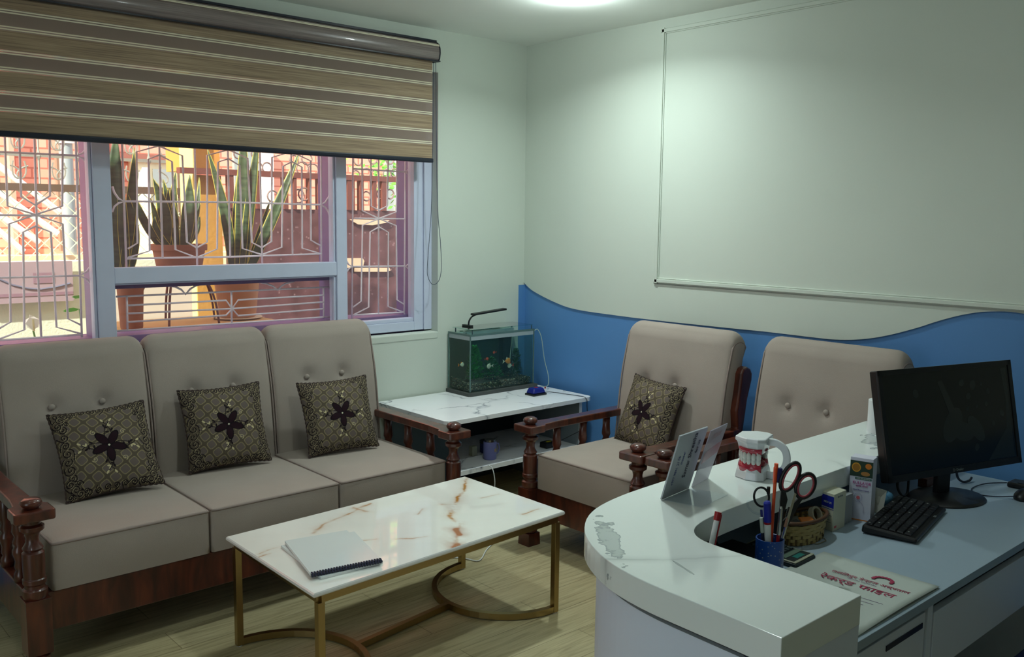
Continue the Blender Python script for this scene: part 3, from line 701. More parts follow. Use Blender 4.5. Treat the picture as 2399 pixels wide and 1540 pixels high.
# booklets on it
def booklet(name, label, pts, z, th, spiral):
    t = thing(name, label, 'booklet', (pts[0][0],pts[0][1],z), 0, 'spiral-bound booklets on the coffee table')
    bot = [(x,y,z) for x, y in pts]
    obj('pages', B().hexa([(x,y,z) for x, y in pts], [(x,y,z+th-.001) for x, y in pts]), M['paper'], t)
    obj('cover', B().hexa([(x,y,z+th-.001) for x, y in pts], [(x,y,z+th) for x, y in pts]), C3('glossy_cover', (214,224,224), .12, spec=.8), t)
    if spiral:
        a_, c_ = Vector((*pts[3],z+th/2)), Vector((*pts[2],z+th/2)); n = 26; bb = B()
        out = (c_-a_).normalized().cross(Vector((0,0,1)))
        for k in range(n):
            p = a_.lerp(c_, (k+.5)/n); bb.tube([p+out*(.0035+.0085*cos(u))*1.0+Vector((0,0,.0075*sin(u))) for u in np.linspace(0,2*pi,9)[:-1]], .0028, 5, closed=True)
        obj('spiral_binding', bb, M['ink'], t)
        bb2 = B().strip([a_+out*.008-Vector((0,0,.001)), c_+out*.008-Vector((0,0,.001))], .008, .007); obj('binding_spine', bb2, M['navy'], t)
    return t
booklet('booklet', 'white booklet without visible writing, lying underneath the other on the coffee table', [(1.4902, 2.8978), (1.7705, 2.855), (1.6859, 2.5363), (1.4518, 2.5486)], .4305, .009, False)
booklet('booklet', 'glossy white booklet with a black spiral binding, lying on top of the other', [(1.5086, 2.9034), (1.739, 2.858), (1.6776, 2.5341), (1.4284, 2.5763)], .441, .010, True)

# ---------------- marble side table with shelf ----------------
tv = thing('side_table', 'low white marble table with an open shelf in the corner under the aquarium', 'table', (3.39,3.95,0))
X0, X1, Y0, Y1, ZT = 2.83, 3.925, 3.655, 4.31, .567
b = B().prism([(X0,Y1),(X0,Y0+.03),(X0+.012,Y0+.008),(X0+.03,Y0),(X1-.03,Y0),(X1-.008,Y0+.01),(X1,Y0+.03),(X1,Y1)][::-1], ZT-.026, ZT)
obj('tabletop', b, M['tvmarble'], tv, bevel=.002)
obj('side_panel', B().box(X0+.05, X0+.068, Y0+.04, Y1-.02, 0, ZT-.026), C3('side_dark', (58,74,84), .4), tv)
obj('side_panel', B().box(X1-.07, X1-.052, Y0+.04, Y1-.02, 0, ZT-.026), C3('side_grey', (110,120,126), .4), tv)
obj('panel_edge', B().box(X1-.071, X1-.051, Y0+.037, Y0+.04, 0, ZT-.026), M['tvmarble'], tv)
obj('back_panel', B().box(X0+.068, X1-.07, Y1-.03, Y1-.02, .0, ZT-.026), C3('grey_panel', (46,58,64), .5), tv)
obj('shelf', B().box(X0+.068, X1-.07, Y0+.045, Y1-.03, .245, .27), M['tvmarble'], tv)
# things on the shelf
def mug():
    cx, cy = 3.246, 3.80
    t = thing('mug', 'lilac insulated mug with a steel rim on the shelf of the marble table', 'mug', (cx,cy,.2705))
    obj('body', B().lathe([(.034,.0),(.037,.004),(.038,.095),(.036,.1),(.033,.1),(.033,.01),(.001,.01)], (cx,cy,.2705), 24), C3('lilac', (126,130,190), .4), t, smooth='auto')
    obj('lid', B().lathe([(.031,.098),(.031,.112),(.001,.112)], (cx,cy,.2705), 24), M['steel'], t, smooth='auto')
    obj('handle', B().tube([(cx+.037,cy-.005,.2705+.085),(cx+.055,cy-.008,.2705+.082),(cx+.062,cy-.01,.2705+.055),(cx+.052,cy-.008,.2705+.028),(cx+.037,cy-.005,.2705+.02)], .004, 8), C3('lilac', (126,130,190)), t, smooth=True)
    obj('printed_motif', B().prism([(cx+.008+.010*r*cos(a),.2705+.055+.014*r*sin(a)) for r, a in zip([1,.45]*5,[pi/2+pi*k/5 for k in range(10)])], cy-.0385, cy-.0365, lambda x,y,z:(x,z,y)), C3('gold_ink', (190,160,110)), t)
mug()
tag(obj('small_box', B().box(3.20,3.235,3.90,3.93,.2705,.325), C3('cream_box', (170,172,150)), bevel=.001), 'small cream cardboard box behind the lilac mug', 'box')
t = thing('tin', 'small dark blue tin with a yellow and red print on the shelf', 'tin', (3.33,3.93,.2705))
obj('body', B().lathe([(.038,0),(.038,.06),(.001,.06)], (3.33,3.93,.2705), 24), C3('tin_blue', (34,52,110), .3), t, smooth='auto')
obj('lid', B().lathe([(.0395,.055),(.0395,.068),(.001,.068)], (3.33,3.93,.2705), 24), C3('tin_lid', (40,52,60), .4), t, smooth='auto')
b = B(); b.ball((3.335,3.893,.30), .014, (1,.12,1)); obj('printed_flower', b, C3('tin_print', (150,130,40)), t, smooth=True)
t = thing('power_adapter', 'black power adapter with a yellow mark at the right end of the shelf', 'adapter', (3.68,3.78,.2705))
obj('body', B().box(3.64,3.72,3.75,3.81,.2705,.305), M['black'], t, bevel=.006)
obj('yellow_mark', B().box(3.665,3.70,3.77,3.785,.305,.3058), C3('yellow_mark', (210,190,30)), t)
# ---------------- aquarium ----------------
aq = thing('aquarium', 'rectangular glass fish tank with dark gravel and plants on the marble table', 'aquarium', (3.6,4.2,ZT))
AX0, AX1, AY0, AY1, AZ0, AZ1 = 3.348, 3.858, 4.105, 4.312, .592, .935
M['aqglass'] = mat_glass('aquarium_glass', (.93,.98,.96), 1.0)
b = B(); g = .005
b.box(AX0,AX1,AY0,AY0+g,AZ0,AZ1); b.box(AX0,AX1,AY1-g,AY1,AZ0,AZ1); b.box(AX0,AX0+g,AY0+g,AY1-g,AZ0,AZ1); b.box(AX1-g,AX1,AY0+g,AY1-g,AZ0,AZ1); b.box(AX0,AX1,AY0,AY1,AZ0-.005,AZ0)
obj('glass_tank', b, M['aqglass'], aq)
b = B()
for x in (AX0,AX1):
    for y in (AY0,AY1): b.box(x-.003,x+.003,y-.003,y+.003,AZ0,AZ1)
b.box(AX0,AX1,AY0-.002,AY0,AZ1-.012,AZ1); b.box(AX0-.002,AX0,AY0,AY1,AZ1-.012,AZ1)
obj('corner_seal', b, C3('seal_green', (86,112,108), .2), aq)
b = B(); b.box(AX0+g,AX1-g,AY0-.001,AY0+g*.4,AZ1-.036,AZ1-.012); b.box(AX0-.001,AX0+g*.4,AY0+g,AY1-g,AZ1-.036,AZ1-.012); b.box(AX0+g,AX1-g,AY1-g-.02,AY1-g,AZ1-.036,AZ1-.012)
obj('frosted_band', b, C3('frosted', (150,164,166), .5), aq)
q = NT('tank_water'); q.t.nodes.remove(q.b)
tr = q.n('BsdfTransparent', iColor=(.86,.95,.93,1)); df = q.n('BsdfDiffuse', iColor=(.10,.19,.17,1)); mx = q.n('MixShader', iFac=.14); q.l(tr.outputs[0], mx.inputs[1]); q.l(df.outputs[0], mx.inputs[2]); q.l(mx.outputs[0], q.out.inputs[0])
obj('water', B().box(AX0+g+.001,AX1-g-.001,AY0+g+.001,AY1-g-.001,AZ0+.001,AZ1-.040), q.m, aq)
# gravel: many pebbles
rng = random.Random(7); b = B()
b.box(AX0+.020,AX1-.020,AY0+.022,AY1-.012,AZ0+.002,AZ0+.040)
gcol = [C3('gravel_dark', (46,52,50), .6), C3('gravel_mid', (100,94,80), .6), C3('gravel_light', (190,180,152), .6), C3('gravel_orange', (110,60,34), .6)]
for f in b.bm.faces: f.material_index = 0
for k in range(2300):
    x = rng.uniform(AX0+.012,AX1-.012); y = rng.uniform(AY0+.012,AY1-.012)
    if rng.random() < .5: y = AY0+.0105+rng.random()*.012
    elif rng.random() < .4: x = AX0+.0105+rng.random()*.012
    hz = AZ0+.035+.05*(.5+.5*sin(x*14))*(y-AY0)/.2+rng.uniform(-.004,.006); r = rng.uniform(.0024,.0046)
    z = hz if rng.random() < .35 else rng.uniform(AZ0+.004, hz)
    n0 = len(b.bm.faces); b.ball((x,y,z), r, (1,1,.8), 5, 3); b.bm.faces.ensure_lookup_table()
    mi = rng.choices([0,1,2,3],[5,4,1.2,.6])[0]
    for f in b.bm.faces[n0:]: f.material_index = mi
tag(obj('gravel', b, gcol, aq), kind='stuff')
def plant(cx, cy, h, r, n, col, seed):
    b = B(); rg = random.Random(seed)
    for k in range(n):
        t_ = rg.random(); z = AZ0+.045+h*t_; a = rg.random()*6.28; rr = r*(1-t_)**.7*rg.uniform(.3,1); L = rg.uniform(.014,.026)
        p = Vector((cx+rr*cos(a), cy+rr*sin(a)*.6, z)); d = Vector((cos(a),sin(a)*.6,rg.uniform(.1,.9))).normalized(); s_ = d.cross(Vector((0,0,1))).normalized()*L*.3
        p.x = min(max(p.x,AX0+.03),AX1-.03); p.y = min(max(p.y,AY0+.03),AY1-.03)
        b.face([p, p+d*L*.5+s_, p+d*L, p+d*L*.5-s_])
    return obj('aquatic_plant', b, col, aq, recalc=False)
plant(3.475,4.22,.20,.075,900,C3('moss_green', (50,150,56), .7),1)
plant(3.60,4.21,.12,.085,700,C3('moss_green2', (40,124,60), .7),2)
plant(3.81,4.22,.16,.05,400,C3('dark_green', (44,96,54), .7),3)
# filter
b = B().box(3.735,3.80,4.25,4.30,.66,.90); b.cyl((3.767,4.27,.66),(3.767,4.27,.60),.012)
obj('filter', b, M['black'], aq, bevel=.006)
obj('air_hose', B().tube(smooth2([(3.70,4.13,.925),(3.703,4.135,.87),(3.697,4.14,.80),(3.692,4.14,.75)],6), .0028, 6), C3('hose', (150,168,160), .3), aq, smooth=True)
obj('base_mat', B().prism([(AX0-.02,AY1),(AX0-.02,AY0-.01),(AX0-.005,AY0-.02),(AX1+.02,AY0-.02),(AX1+.02,AY1)][::-1],ZT,AZ0-.005), C3('mat_grey', (70,74,72), .7), aq)
# lid glass on clips
LZ = .958
b = B().box(3.368,3.852,4.11,4.30,LZ,LZ+.004); obj('cover_glass', b, mat_glass('cover_glass', (.72,.9,.86), 2.2), aq)
b = B()
for x in (3.372,3.848): b.box(x-.001,x+.001,4.113,4.12,AZ1-.002,LZ)
for x in (3.372,): b.box(x-.001,x+.001,4.27,4.28,AZ1-.002,LZ)
obj('lid_clip', b, C3('clip', (60,80,90), .3), aq)
# clip-on lamp
t = thing('aquarium_lamp', 'slim black clip lamp reaching over the fish tank lid', 'lamp', (3.45,4.27,LZ))
obj('arm', B().tube(smooth2([(3.452,4.25,.965),(3.456,4.25,.995),(3.475,4.248,1.02),(3.51,4.245,1.033)],6), .005, 8), M['black'], t, smooth=True)
obj('clamp', B().box(3.44,3.465,4.22,4.30,.9625,.972), M['black'], t, bevel=.002)
mt = basis((3.60,4.235,1.045), (1,-.02,.075), (0,1,0))
obj('lamp_head', B().box(-.13,.13,-.02,.02,-.006,.006,mt), M['black'], t, bevel=.004)
# fish
def fish(label, x, y, z, L, col, col2, flip=1):
    t = thing('fish', label, 'fish', (x,y,z), 0, 'fish in the tank')
    b = B(); R = []
    for k in range(9):
        u = k/8; a = .30*math.sin(pi*min(1,u*1.05)**.75)+.02; R.append([Vector((x+flip*L*(.45-u*.75), y+L*a*.45*cos(w), z+L*a*sin(w))) for w in np.linspace(0,2*pi,11)[:-1]])
    b.rings(R); bd = obj('body', b, col, t, smooth=True)
    b = B(); p = (x-flip*L*.28, z)
    b.prism([(p[0],p[1]),(p[0]-flip*L*.32,p[1]+L*.2),(p[0]-flip*L*.22,p[1]),(p[0]-flip*L*.32,p[1]-L*.2)], y-.0012, y+.0012, lambda a,c,d:(a,d,c)); obj('tail_fin', b, col2, bd)
    b = B(); b.prism([(x+flip*L*.1,z+L*.24),(x-flip*L*.05,z+L*.42),(x-flip*L*.15,z+L*.2)], y-.001, y+.001, lambda a,c,d:(a,d,c)); obj('dorsal_fin', b, col2, bd)
    b = B()
    for s_ in (-1,1): b.ball((x+flip*L*.33, y+s_*L*.075, z+L*.05), L*.03, u=8, v=6)
    obj('eye', b, M['black'], bd)
FO, FW, FR = C3('fish_orange', (224,130,40), .35), C3('fish_white', (206,200,180), .35), C3('fish_red', (206,70,44), .4)
fish('plump orange goldfish facing left, largest fish in the tank', 3.665,4.135,.745,.062,FO,FW,1)
fish('pale silvery fish low in the middle of the tank', 3.52,4.13,.728,.05,FW,FW,-1)
fish('whitish fish directly beneath the orange goldfish', 3.70,4.145,.712,.05,FW,FR,-1)
fish('small red fish in the middle of the tank above the silvery fish', 3.505,4.14,.772,.032,FR,FR,1)
fish('small red fish at the green plant, topmost of the tank fish', 3.575,4.15,.805,.028,FR,FR,-1)
fish('pale fish near the left side glass of the tank', 3.375,4.22,.74,.045,FW,FO,1)
# air pump
t = thing('air_pump', 'dark blue aquarium air pump on the marble table', 'pump', (3.68,3.89,ZT))
obj('base', B().box(3.635,3.745,3.86,3.94,ZT,ZT+.012), M['black'], t, bevel=.004)
b = B(); b.hexa([(3.638,3.863,ZT+.012),(3.742,3.863,ZT+.012),(3.742,3.937,ZT+.012),(3.638,3.937,ZT+.012)],[(3.65,3.873,ZT+.045),(3.73,3.873,ZT+.045),(3.73,3.927,ZT+.045),(3.65,3.927,ZT+.045)])
obj('housing', b, C3('pump_blue', (26,34,120), .25), t, bevel=.010, seg=3)
obj('red_logo', B().box(3.68,3.70,3.89,3.91,ZT+.045,ZT+.0458), M['red'], t)
tag(obj('pump_cord', B().tube(smooth2([(3.74,3.88,ZT+.012),(3.78,3.86,ZT+.012),(3.82,3.80,ZT+.006),(3.85,3.72,ZT+.004),(3.862,3.652,ZT-.002),(3.862,3.640,ZT-.05),(3.862,3.645,.40),(3.80,3.72,.33),(3.72,3.77,.29)],6), .0022, 6), M['black'], smooth=True), 'thin black cord from the blue air pump over the table edge', 'cord')
tag(obj('airline_hose', B().tube(smooth2([(3.852,4.09,.925),(3.872,4.085,.93),(3.882,4.06,.88),(3.89,4.04,.75),(3.888,4.0,.65),(3.86,3.97,.60),(3.80,3.935,.60),(3.74,3.92,ZT+.042)],6), .0026, 6), C3('hose', (150,168,160), .3), smooth=True), 'pale air hose hanging from the fish tank to the blue pump', 'hose')
t = thing('hose_clip', 'tiny white plastic hose clip with a red tip behind the blue air pump', 'clip', (3.86,4.02,ZT))
obj('clip', B().box(3.83,3.868,4.012,4.022,ZT,ZT+.01), M['white'], t); obj('tip', B().box(3.868,3.88,4.010,4.024,ZT,ZT+.012), M['red'], t)
tag(obj('white_cable', B().tube(smooth2([(3.14,3.69,.275),(3.145,3.66,.262),(3.15,3.645,.20),(3.155,3.65,.10),(3.15,3.62,.01),(3.0,3.50,.004)]+[(x,y,.004) for x, y in [(2.9285, 3.3645), (2.7791, 3.2716), (2.6579, 3.1844), (2.621, 3.258), (2.5608, 3.323)]],6), .003, 6), M['white'], smooth=True), 'white cable hanging off the marble shelf and running along the floor', 'cable')

# ---------------- reception counter ----------------
ZK, ZD = .905, .75
k_ = (1.62-ZK)/.62
outer = [(1.168,.692),(1.171,.775),(1.173,.86),(1.176,.95),(1.188,1.03),(1.212,1.10),(1.253,1.172),(1.30,1.225),(1.36,1.27),(1.43,1.30),(1.52,1.318),(1.62,1.326),(1.8,1.335)]
inner = [(1.8,1.108),(1.65,1.104),(1.58,1.100),(1.52,1.093),(1.47,1.078),(1.438,1.053),(1.422,1.022),(1.418,.985),(1.417,.90),(1.414,.80),(1.411,.692)]
outer = smooth2(outer,3); inner = smooth2(inner,3)
OUT = [(x*k_,y*k_) for x, y in outer]; INN = [(x*k_,y*k_) for x, y in inner]
XE = 3.26
poly = OUT+[(XE,1.548),(XE,1.287)]+INN
yE = OUT[0][1]
rc = thing('reception_counter', 'curved white marble-look reception counter around the desk', 'counter', (1.5,1.3,0))
obj('countertop', B().prism(poly[::-1], ZK-.060, ZK), M['counter'], rc, bevel=.0015)
def offset(poly, d):
    n = len(poly); out = []
    for i in range(n):
        p0, p1, p2 = Vector(poly[i-1]), Vector(poly[i]), Vector(poly[(i+1)%n])
        e1 = (p1-p0).normalized(); e2 = (p2-p1).normalized(); nn = (Vector((e1.y,-e1.x))+Vector((e2.y,-e2.x)))
        if nn.length < 1e-6: nn = Vector((e1.y,-e1.x))
        nn.normalize(); kk = d/max(.3, nn.dot(Vector((e1.y,-e1.x)))); out.append(tuple(p1+nn*kk))
    return out
body = offset(OUT, .030)
mid = [(x,y) for x, y in body if True]
band = body+[(XE,1.548-.03)]
inn2 = offset(OUT, .055)+[(XE,1.548-.055)]
obj('front_panel', B().prism((band+inn2[::-1])[::-1], 0, ZK-.085), M['deskwhite'], rc)
band2 = offset(OUT,.042)+[(XE,1.548-.042)]; inn3 = offset(OUT,.054)+[(XE,1.548-.054)]
obj('shadow_gap', B().prism((band2+inn3[::-1])[::-1], ZK-.085, ZK-.060), M['navy'], rc)  # navy strip: shade under the countertop put in as colour
obj('end_panel', B().box(OUT[0][0]+.002, INN[-1][0]-.001, yE+.001, yE+.022, 0, ZK-.0602), M['deskwhite'], rc)
obj('inner_panel', B().box(INN[-1][0]-.02, INN[-1][0]-.001, yE+.022, 1.05, 0, ZK-.0602), M['deskwhite'], rc)
# ---------------- desk ----------------
dk = thing('desk', 'white office desk with drawers inside the reception counter', 'desk', (2.5,1.1,0))
DX0, DX1, DY0, DY1 = INN[-1][0]+.001, 3.265, .857, 1.45
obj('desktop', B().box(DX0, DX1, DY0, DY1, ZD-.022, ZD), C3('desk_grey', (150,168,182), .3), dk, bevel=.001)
obj('desk_side', B().box(DX1-.02, DX1, DY0+.02, DY1, 0, ZD-.022), M['deskwhite'], dk)
obj('divider', B().box(2.098, 2.125, DY0+.008, DY1, 0, ZD-.022), M['deskwhite'], dk)
obj('desk_back', B().box(DX0, DX1-.02, DY1-.02, DY1, 0, ZD-.022), M['deskwhite'], dk)
dr = obj('drawer', B().box(2.13, DX1-.022, DY0+.006, DY0+.025, .545, ZD-.050), M['deskwhite'], dk, bevel=.001)
obj('drawer_rail', B().box(2.125, DX1-.02, DY0+.03, DY0+.05, ZD-.05, ZD-.022), M['navy'], dr)
obj('drawer_box', B().box(2.14, DX1-.03, DY0+.025, DY1-.05, .555, .66), M['deskwhite'], dr)
cdr = obj('cupboard_door', B().box(DX0+.003, 2.095, DY0+.012, DY0+.030, .05, ZD-.040), M['deskwhite'], dk, bevel=.001)
obj('handle_recess', B().box(1.90, 2.08, DY0+.010, DY0+.012, ZD-.075, ZD-.062), M['navy'], cdr)
obj('bottom_panel', B().box(2.125, DX1-.02, DY0+.05, DY1-.02, .50, .512), M['deskwhite'], dk)

# ---------------- desk things ----------------
# monitor
mo = thing('monitor', 'black computer monitor with a dark reflective screen standing on the desk', 'monitor', (2.90,1.17,ZD))
a_, c_ = Vector((2.612,1.268,0)), Vector((3.195,1.10,0)); ex = (c_-a_).normalized(); ctr = (a_+c_)/2; wM = (c_-a_).length/2
mt = basis((ctr.x+.026,ctr.y-.008,1.003), ex, (-.21*ex.y,.21*ex.x,1))
hM = .170
obj('housing', B().box(-wM,wM,-hM,hM,-.03,0,mt), M['black'], mo, bevel=.004)
b = B(); f_ = .016
b.box(-wM,wM,hM-f_,hM,0,.004,mt); b.box(-wM,wM,-hM,-hM+f_*1.3,0,.004,mt); b.box(-wM,-wM+f_,-hM,hM,0,.004,mt); b.box(wM-f_,wM,-hM,hM,0,.004,mt)
bz = obj('bezel', b, M['black'], mo)
sm_ = mat('screen_glass', (18,22,23), .16, spec=.45)
obj('screen', B().box(-wM+f_,wM-f_,-hM+f_,hM-f_,0,.0015,mt), sm_, mo)
# faint dark-on-dark wallpaper shapes
b = B()
SI = mat('screen_image', (36,43,43), .2)
def blob(cx, cy, rx, ry, th=0, n=18, z=.0016):
    b = B(); b.face([mt @ Vector((cx+rx*cos(u)*cos(th)-ry*sin(u)*sin(th), cy+rx*cos(u)*sin(th)+ry*sin(u)*cos(th), z)) for u in np.linspace(0,2*pi,n+1)[:-1]]); obj('wallpaper_shape', b, SI, mo, recalc=False)
blob(-.0,-.02,.062,.036,.9); blob(.045,-.045,.05,.03,-.2,z=.0017); blob(.105,-.04,.05,.026,-.9,z=.0018)
for x, y, r in ((.11,.10,.016),(.06,.11,.013),(.085,.065,.012),(.18,.075,.010),(.075,.025,.008),(.165,.035,.008),(.12,.03,.005),(.19,-.03,.009),(.10,-.10,.012),(.235,.0,.012),(.15,.10,.006),(-.15,.09,.014)): blob(x,y,r,r*.8,x*9)
b = B(); b.face([mt @ Vector(p) for p in ((-.05,.12,.0019),(-.03,.125,.0019),(.03,.0,.0019),(.0,-.01,.0019))])
obj('screen_image', b, SI, mo, recalc=False); b = B()
b.face([mt @ Vector(p) for p in ((.25,.145,.0016),(.275,.145,.0016),(.275,-.145,.0016),(.15,-.145,.0016),(.25,-.05,.0016),(.262,.04,.0016))])
obj('screen_corner', b, SI, mo, recalc=False)
text('maker_mark', '\u25B7 Dealer', basis(mt @ Vector((.0,-hM+f_*.6,.0045)), ex, mt.to_3x3() @ Vector((0,1,0))), .012, C3('silver_ink', (120,128,128)), bz)
bc = (2.905,1.165)
Me = Matrix.Translation((*bc,ZD)) @ Matrix.Rotation(-.30,4,'Z') @ Matrix.Diagonal((1.28,1,1,1))
obj('stand_base', B().lathe([(.100,0),(.102,.003),(.096,.009),(.03,.014),(.001,.014)], (0,0,0), 48, Me), M['black'], mo, smooth='auto')
nb = basis((bc[0]+.01,bc[1]+.005,0), ex, (-ex.y,ex.x,0))
b = B(); b.box(-.03,.03,.012,.03,ZD+.012,ZD+.16,nb)
obj('stand_neck', b, M['black'], mo, bevel=.003)
tag(obj('monitor_cable', B().tube(smooth2([(2.80,1.27,.84),(2.785,1.27,.79),(2.80,1.26,.757),(2.84,1.262,.757),(2.875,1.275,.80),(2.885,1.275,.84)],6), .004, 6), M['black'], smooth=True), 'black cable looping down behind the monitor onto the desk', 'cable')
# keyboard
kb = thing('keyboard', 'black computer keyboard lying on the desk before the monitor', 'keyboard', (2.57,1.14,ZD))
kx = Vector((.979,.19,0)).normalized(); ky = Vector((-kx.y,kx.x,0)); mt = basis((2.570,1.142,ZD+.004), kx, ky)
b = B(); b.hexa([mt @ Vector(p) for p in ((-.178,-.074,0),(.178,-.074,0),(.178,.074,0),(-.178,.074,0))],[mt @ Vector(p) for p in ((-.176,-.072,.012),(.176,-.072,.012),(.176,.072,.022),(-.176,.072,.022))])
obj('keyboard_case', b, M['black'], kb, bevel=.005)
kbm = C3('key_black', (24,26,30), .45)
def key(x, y, w, h):
    z = .013+(y+.072)/.144*.010
    return [Vector((x-w/2,y-h/2,z)),Vector((x+w/2,y-h/2,z)),Vector((x+w/2,y+h/2,z+.0015)),Vector((x-w/2,y+h/2,z+.0015))]
pk = .0213; names = ['1234567890-=','QWERTYUIOP[]','ASDFGHJKL;','ZXCVBNM,./']
nk = 0
for r in range(6):
    y = .056-r*.0205; x = -.166
    n_keys = [16,15,15,14,14,9][r]
    ws = [1]*n_keys
    if r == 5: ws = [1.2,1,1.1,5.6,1,1,1,1,1.4]
    elif r == 4: ws = [2]+[1]*11+[1.6,1.0]
    elif r == 3: ws = [1.6]+[1]*12+[1.6]
    elif r == 2: ws = [1.3]+[1]*13+[1.2]
    tot = sum(ws); sx = .334/tot
    for w in ws:
        q4 = key(x+w*sx/2, y, w*sx-.003, .0165); b = B(); b.hexa([mt @ p for p in q4],[mt @ (p+Vector((0,0,.004))+ (Vector((x+w*sx/2,y,p.z))-p)*.12) for p in q4])
        obj('key', b, kbm, kb, bevel=0); x += w*sx; nk += 1
text('logo', 'ZEB', basis(mt @ Vector((.06,-.0665,.0135)), kx, ky), .010, C3('silver_ink', (120,128,128)), kb)
b = B()
for (u_, v_) in [(-.16,.056),(-.10,.056),(-.02,.056),(.08,.056),(.15,.056),(-.14,.035),(-.08,.035),(.0,.035),(.09,.035),(-.12,.015),(-.03,.015),(.05,.015),(.13,.015),(-.1,-.006),(.02,-.006),(.1,-.006),(.15,-.026),(-.15,-.046),(-.11,-.046)]:
    zz = .0185+(v_+.072)/.144*.010; b.box(u_-.002,u_+.002,v_-.0015,v_+.003,zz,zz+.0003,mt)
obj('key_legend', b, C3('legend', (150,156,150)), kb)
# mouse + cable
t = thing('mouse', 'black computer mouse at the right edge of the desk', 'mouse', (3.09,1.0,ZD))
b = B(); b.ball((3.10,1.002,ZD+.004), .05, (1.05,.62,.55)); 
for v_ in b.bm.verts: v_.co.z = max(v_.co.z, ZD+.001)
obj('body', b, M['black'], t, smooth=True)
tag(obj('mouse_cable', B().tube(smooth2([(3.06,1.015,ZD+.012),(3.04,1.06,ZD+.004),(3.02,1.10,ZD+.003),(3.04,1.14,ZD+.003),(3.09,1.155,ZD+.003),(3.16,1.14,ZD+.006),(3.22,1.10,ZD+.006)],6), .002, 6), C3('cable_blue', (30,40,60)), smooth=True), 'thin dark cable looping from the mouse', 'cable')
t = thing('phone_handset', 'black desk handset at the far right corner of the desk', 'handset', (3.22,1.07,ZD))
obj('body', B().box(3.19,3.255,1.01,1.09,ZD,ZD+.018), M['black'], t, bevel=.005)
obj('keypad', B().box(3.20,3.245,1.02,1.06,ZD+.018,ZD+.0195), C3('key_black', (24,26,30)), t)
tag(obj('wall_plug_cord', B().tube(smooth2([(3.10,1.22,.85),(3.10,1.215,.78),(3.11,1.20,.758),(3.14,1.19,.758),(3.16,1.19,.765)],6), .004, 6), C3('cable_blue', (30,40,60)), smooth=True), 'short dark cord end hanging behind the monitor', 'cord')
t = thing('wooden_block', 'small brown wooden block behind the monitor stand', 'block', (2.98,1.27,ZD))
obj('body', B().box(2.965,3.03,1.255,1.285,ZD,ZD+.03), C3('brown_block', (96,52,30), .5), t, bevel=.002)
# medicine boxes
def carton(name, label, P, h, mats):
    """P: 4 base corners, front edge first"""
    t = thing(name, label, 'box', (P[0][0],P[0][1],ZD))
    obj('carton', B().hexa([(x,y,ZD) for x, y in P],[(x,y,ZD+h) for x, y in P]), mats, t, bevel=.0006)
    return t
kp = [(2.477,1.272),(2.492,1.210),(2.536,1.220),(2.521,1.282)]
kul = carton('medicine_box', 'tall white medicine carton with a green and orange picture at its top', kp, .187, C3('carton_lilac', (206,208,224), .4))
fx = (Vector(kp[1])-Vector(kp[0])); fx3 = Vector((fx.x,fx.y,0)).normalized(); fw = fx.length
def kface(u, v, e=.0004): return Vector((kp[0][0],kp[0][1],ZD))+fx3*u*fw+Vector((0,0,v*.187))+Vector((fx3.y,-fx3.x,0))*e
def kquad(name, u0, u1, v0, v1, m, e=.0006, par=None): return obj(name, B().face and (lambda b: (b.face([kface(u0,v0,e),kface(u1,v0,e),kface(u1,v1,e),kface(u0,v1,e)]), b)[1])(B()), m, par or kul)
kquad('picture_panel', 0,1,.70,.95,C3('print_green', (28,56,40)))
def kblob(name, cu_, cv, ru, rv, m, e, n=20): 
    b = B(); b.face([kface(cu_+ru*cos(u), cv+rv*sin(u), e) for u in np.linspace(0,2*pi,n+1)[:-1]]); obj(name, b, m, kul)
kblob('printed_bowl', .27,.845,.20,.075,C3('print_gold', (206,150,40)),.0008); kblob('printed_bowl', .27,.845,.16,.058,C3('print_gold2', (150,104,28)),.0010)
kblob('printed_root', .80,.88,.14,.045,C3('print_orange', (206,120,34)),.0008); kblob('printed_root', .68,.755,.2,.035,C3('print_tan', (170,120,60)),.0008)
kquad('green_band', .24,.97,.655,.69,C3('print_teal', (60,100,96)))
kquad('orange_edge', 0,1,0,.018,C3('print_orange', (206,120,34)))
kb_ = lambda u, v: basis(kface(u,v,.0007), fx3, (0,0,1))
text('brand_text', "KULLA'OR", kb_(.55,.60), .0125, C3('print_pink', (180,60,140)), kul, squash=.9)
text('sub_text', "कुल्ला ओआर", kb_(.55,.553), .0065, C3('print_pink', (180,60,140)), kul)
text('caption_text', "Oral Rinse Liquid", kb_(.52,.49), .0062, C3('print_violet', (110,100,160)), kul)
text('band_text', "100% AYURVEDIC", kb_(.6,.672), .0050, C3('print_white', (190,200,190)), kul)
b = B(); b.tube([kface(.42+.17*cos(u),.37+.075*sin(u),.0008) for u in np.linspace(-2.4,3.3,20)]+[kface(.6,.28,.0008),kface(.68,.22,.0008),kface(.68,.12,.0008)], .0003, 4); obj('printed_outline', b, C3('print_violet', (110,100,160)), kul)
kblob('printed_dot', .42,.365,.08,.03,C3('print_pink2', (206,100,110)),.0009)
np_ = [(2.322,1.262),(2.318,1.226),(2.384,1.222),(2.388,1.258)]
np_ = [(2.3411, 1.2815), (2.3309, 1.239), (2.4011, 1.2408)]
n3 = (np_[0][0]+np_[2][0]-np_[1][0], np_[0][1]+np_[2][1]-np_[1][1])
nik = carton('medicine_box', 'small cream medicine carton with a blue label, left of the tall carton', [np_[0],np_[1],np_[2],n3], .108, C3('carton_cream', (206,206,186), .4))
fx = Vector((np_[1][0]-np_[0][0], np_[1][1]-np_[0][1], 0)); fw2 = fx.length; fx.normalize(); no = Vector((fx.y,-fx.x,0))
nf = lambda u, v, e=.0005: Vector((*np_[0],ZD))+fx*u*fw2+Vector((0,0,v*.108))+no*e
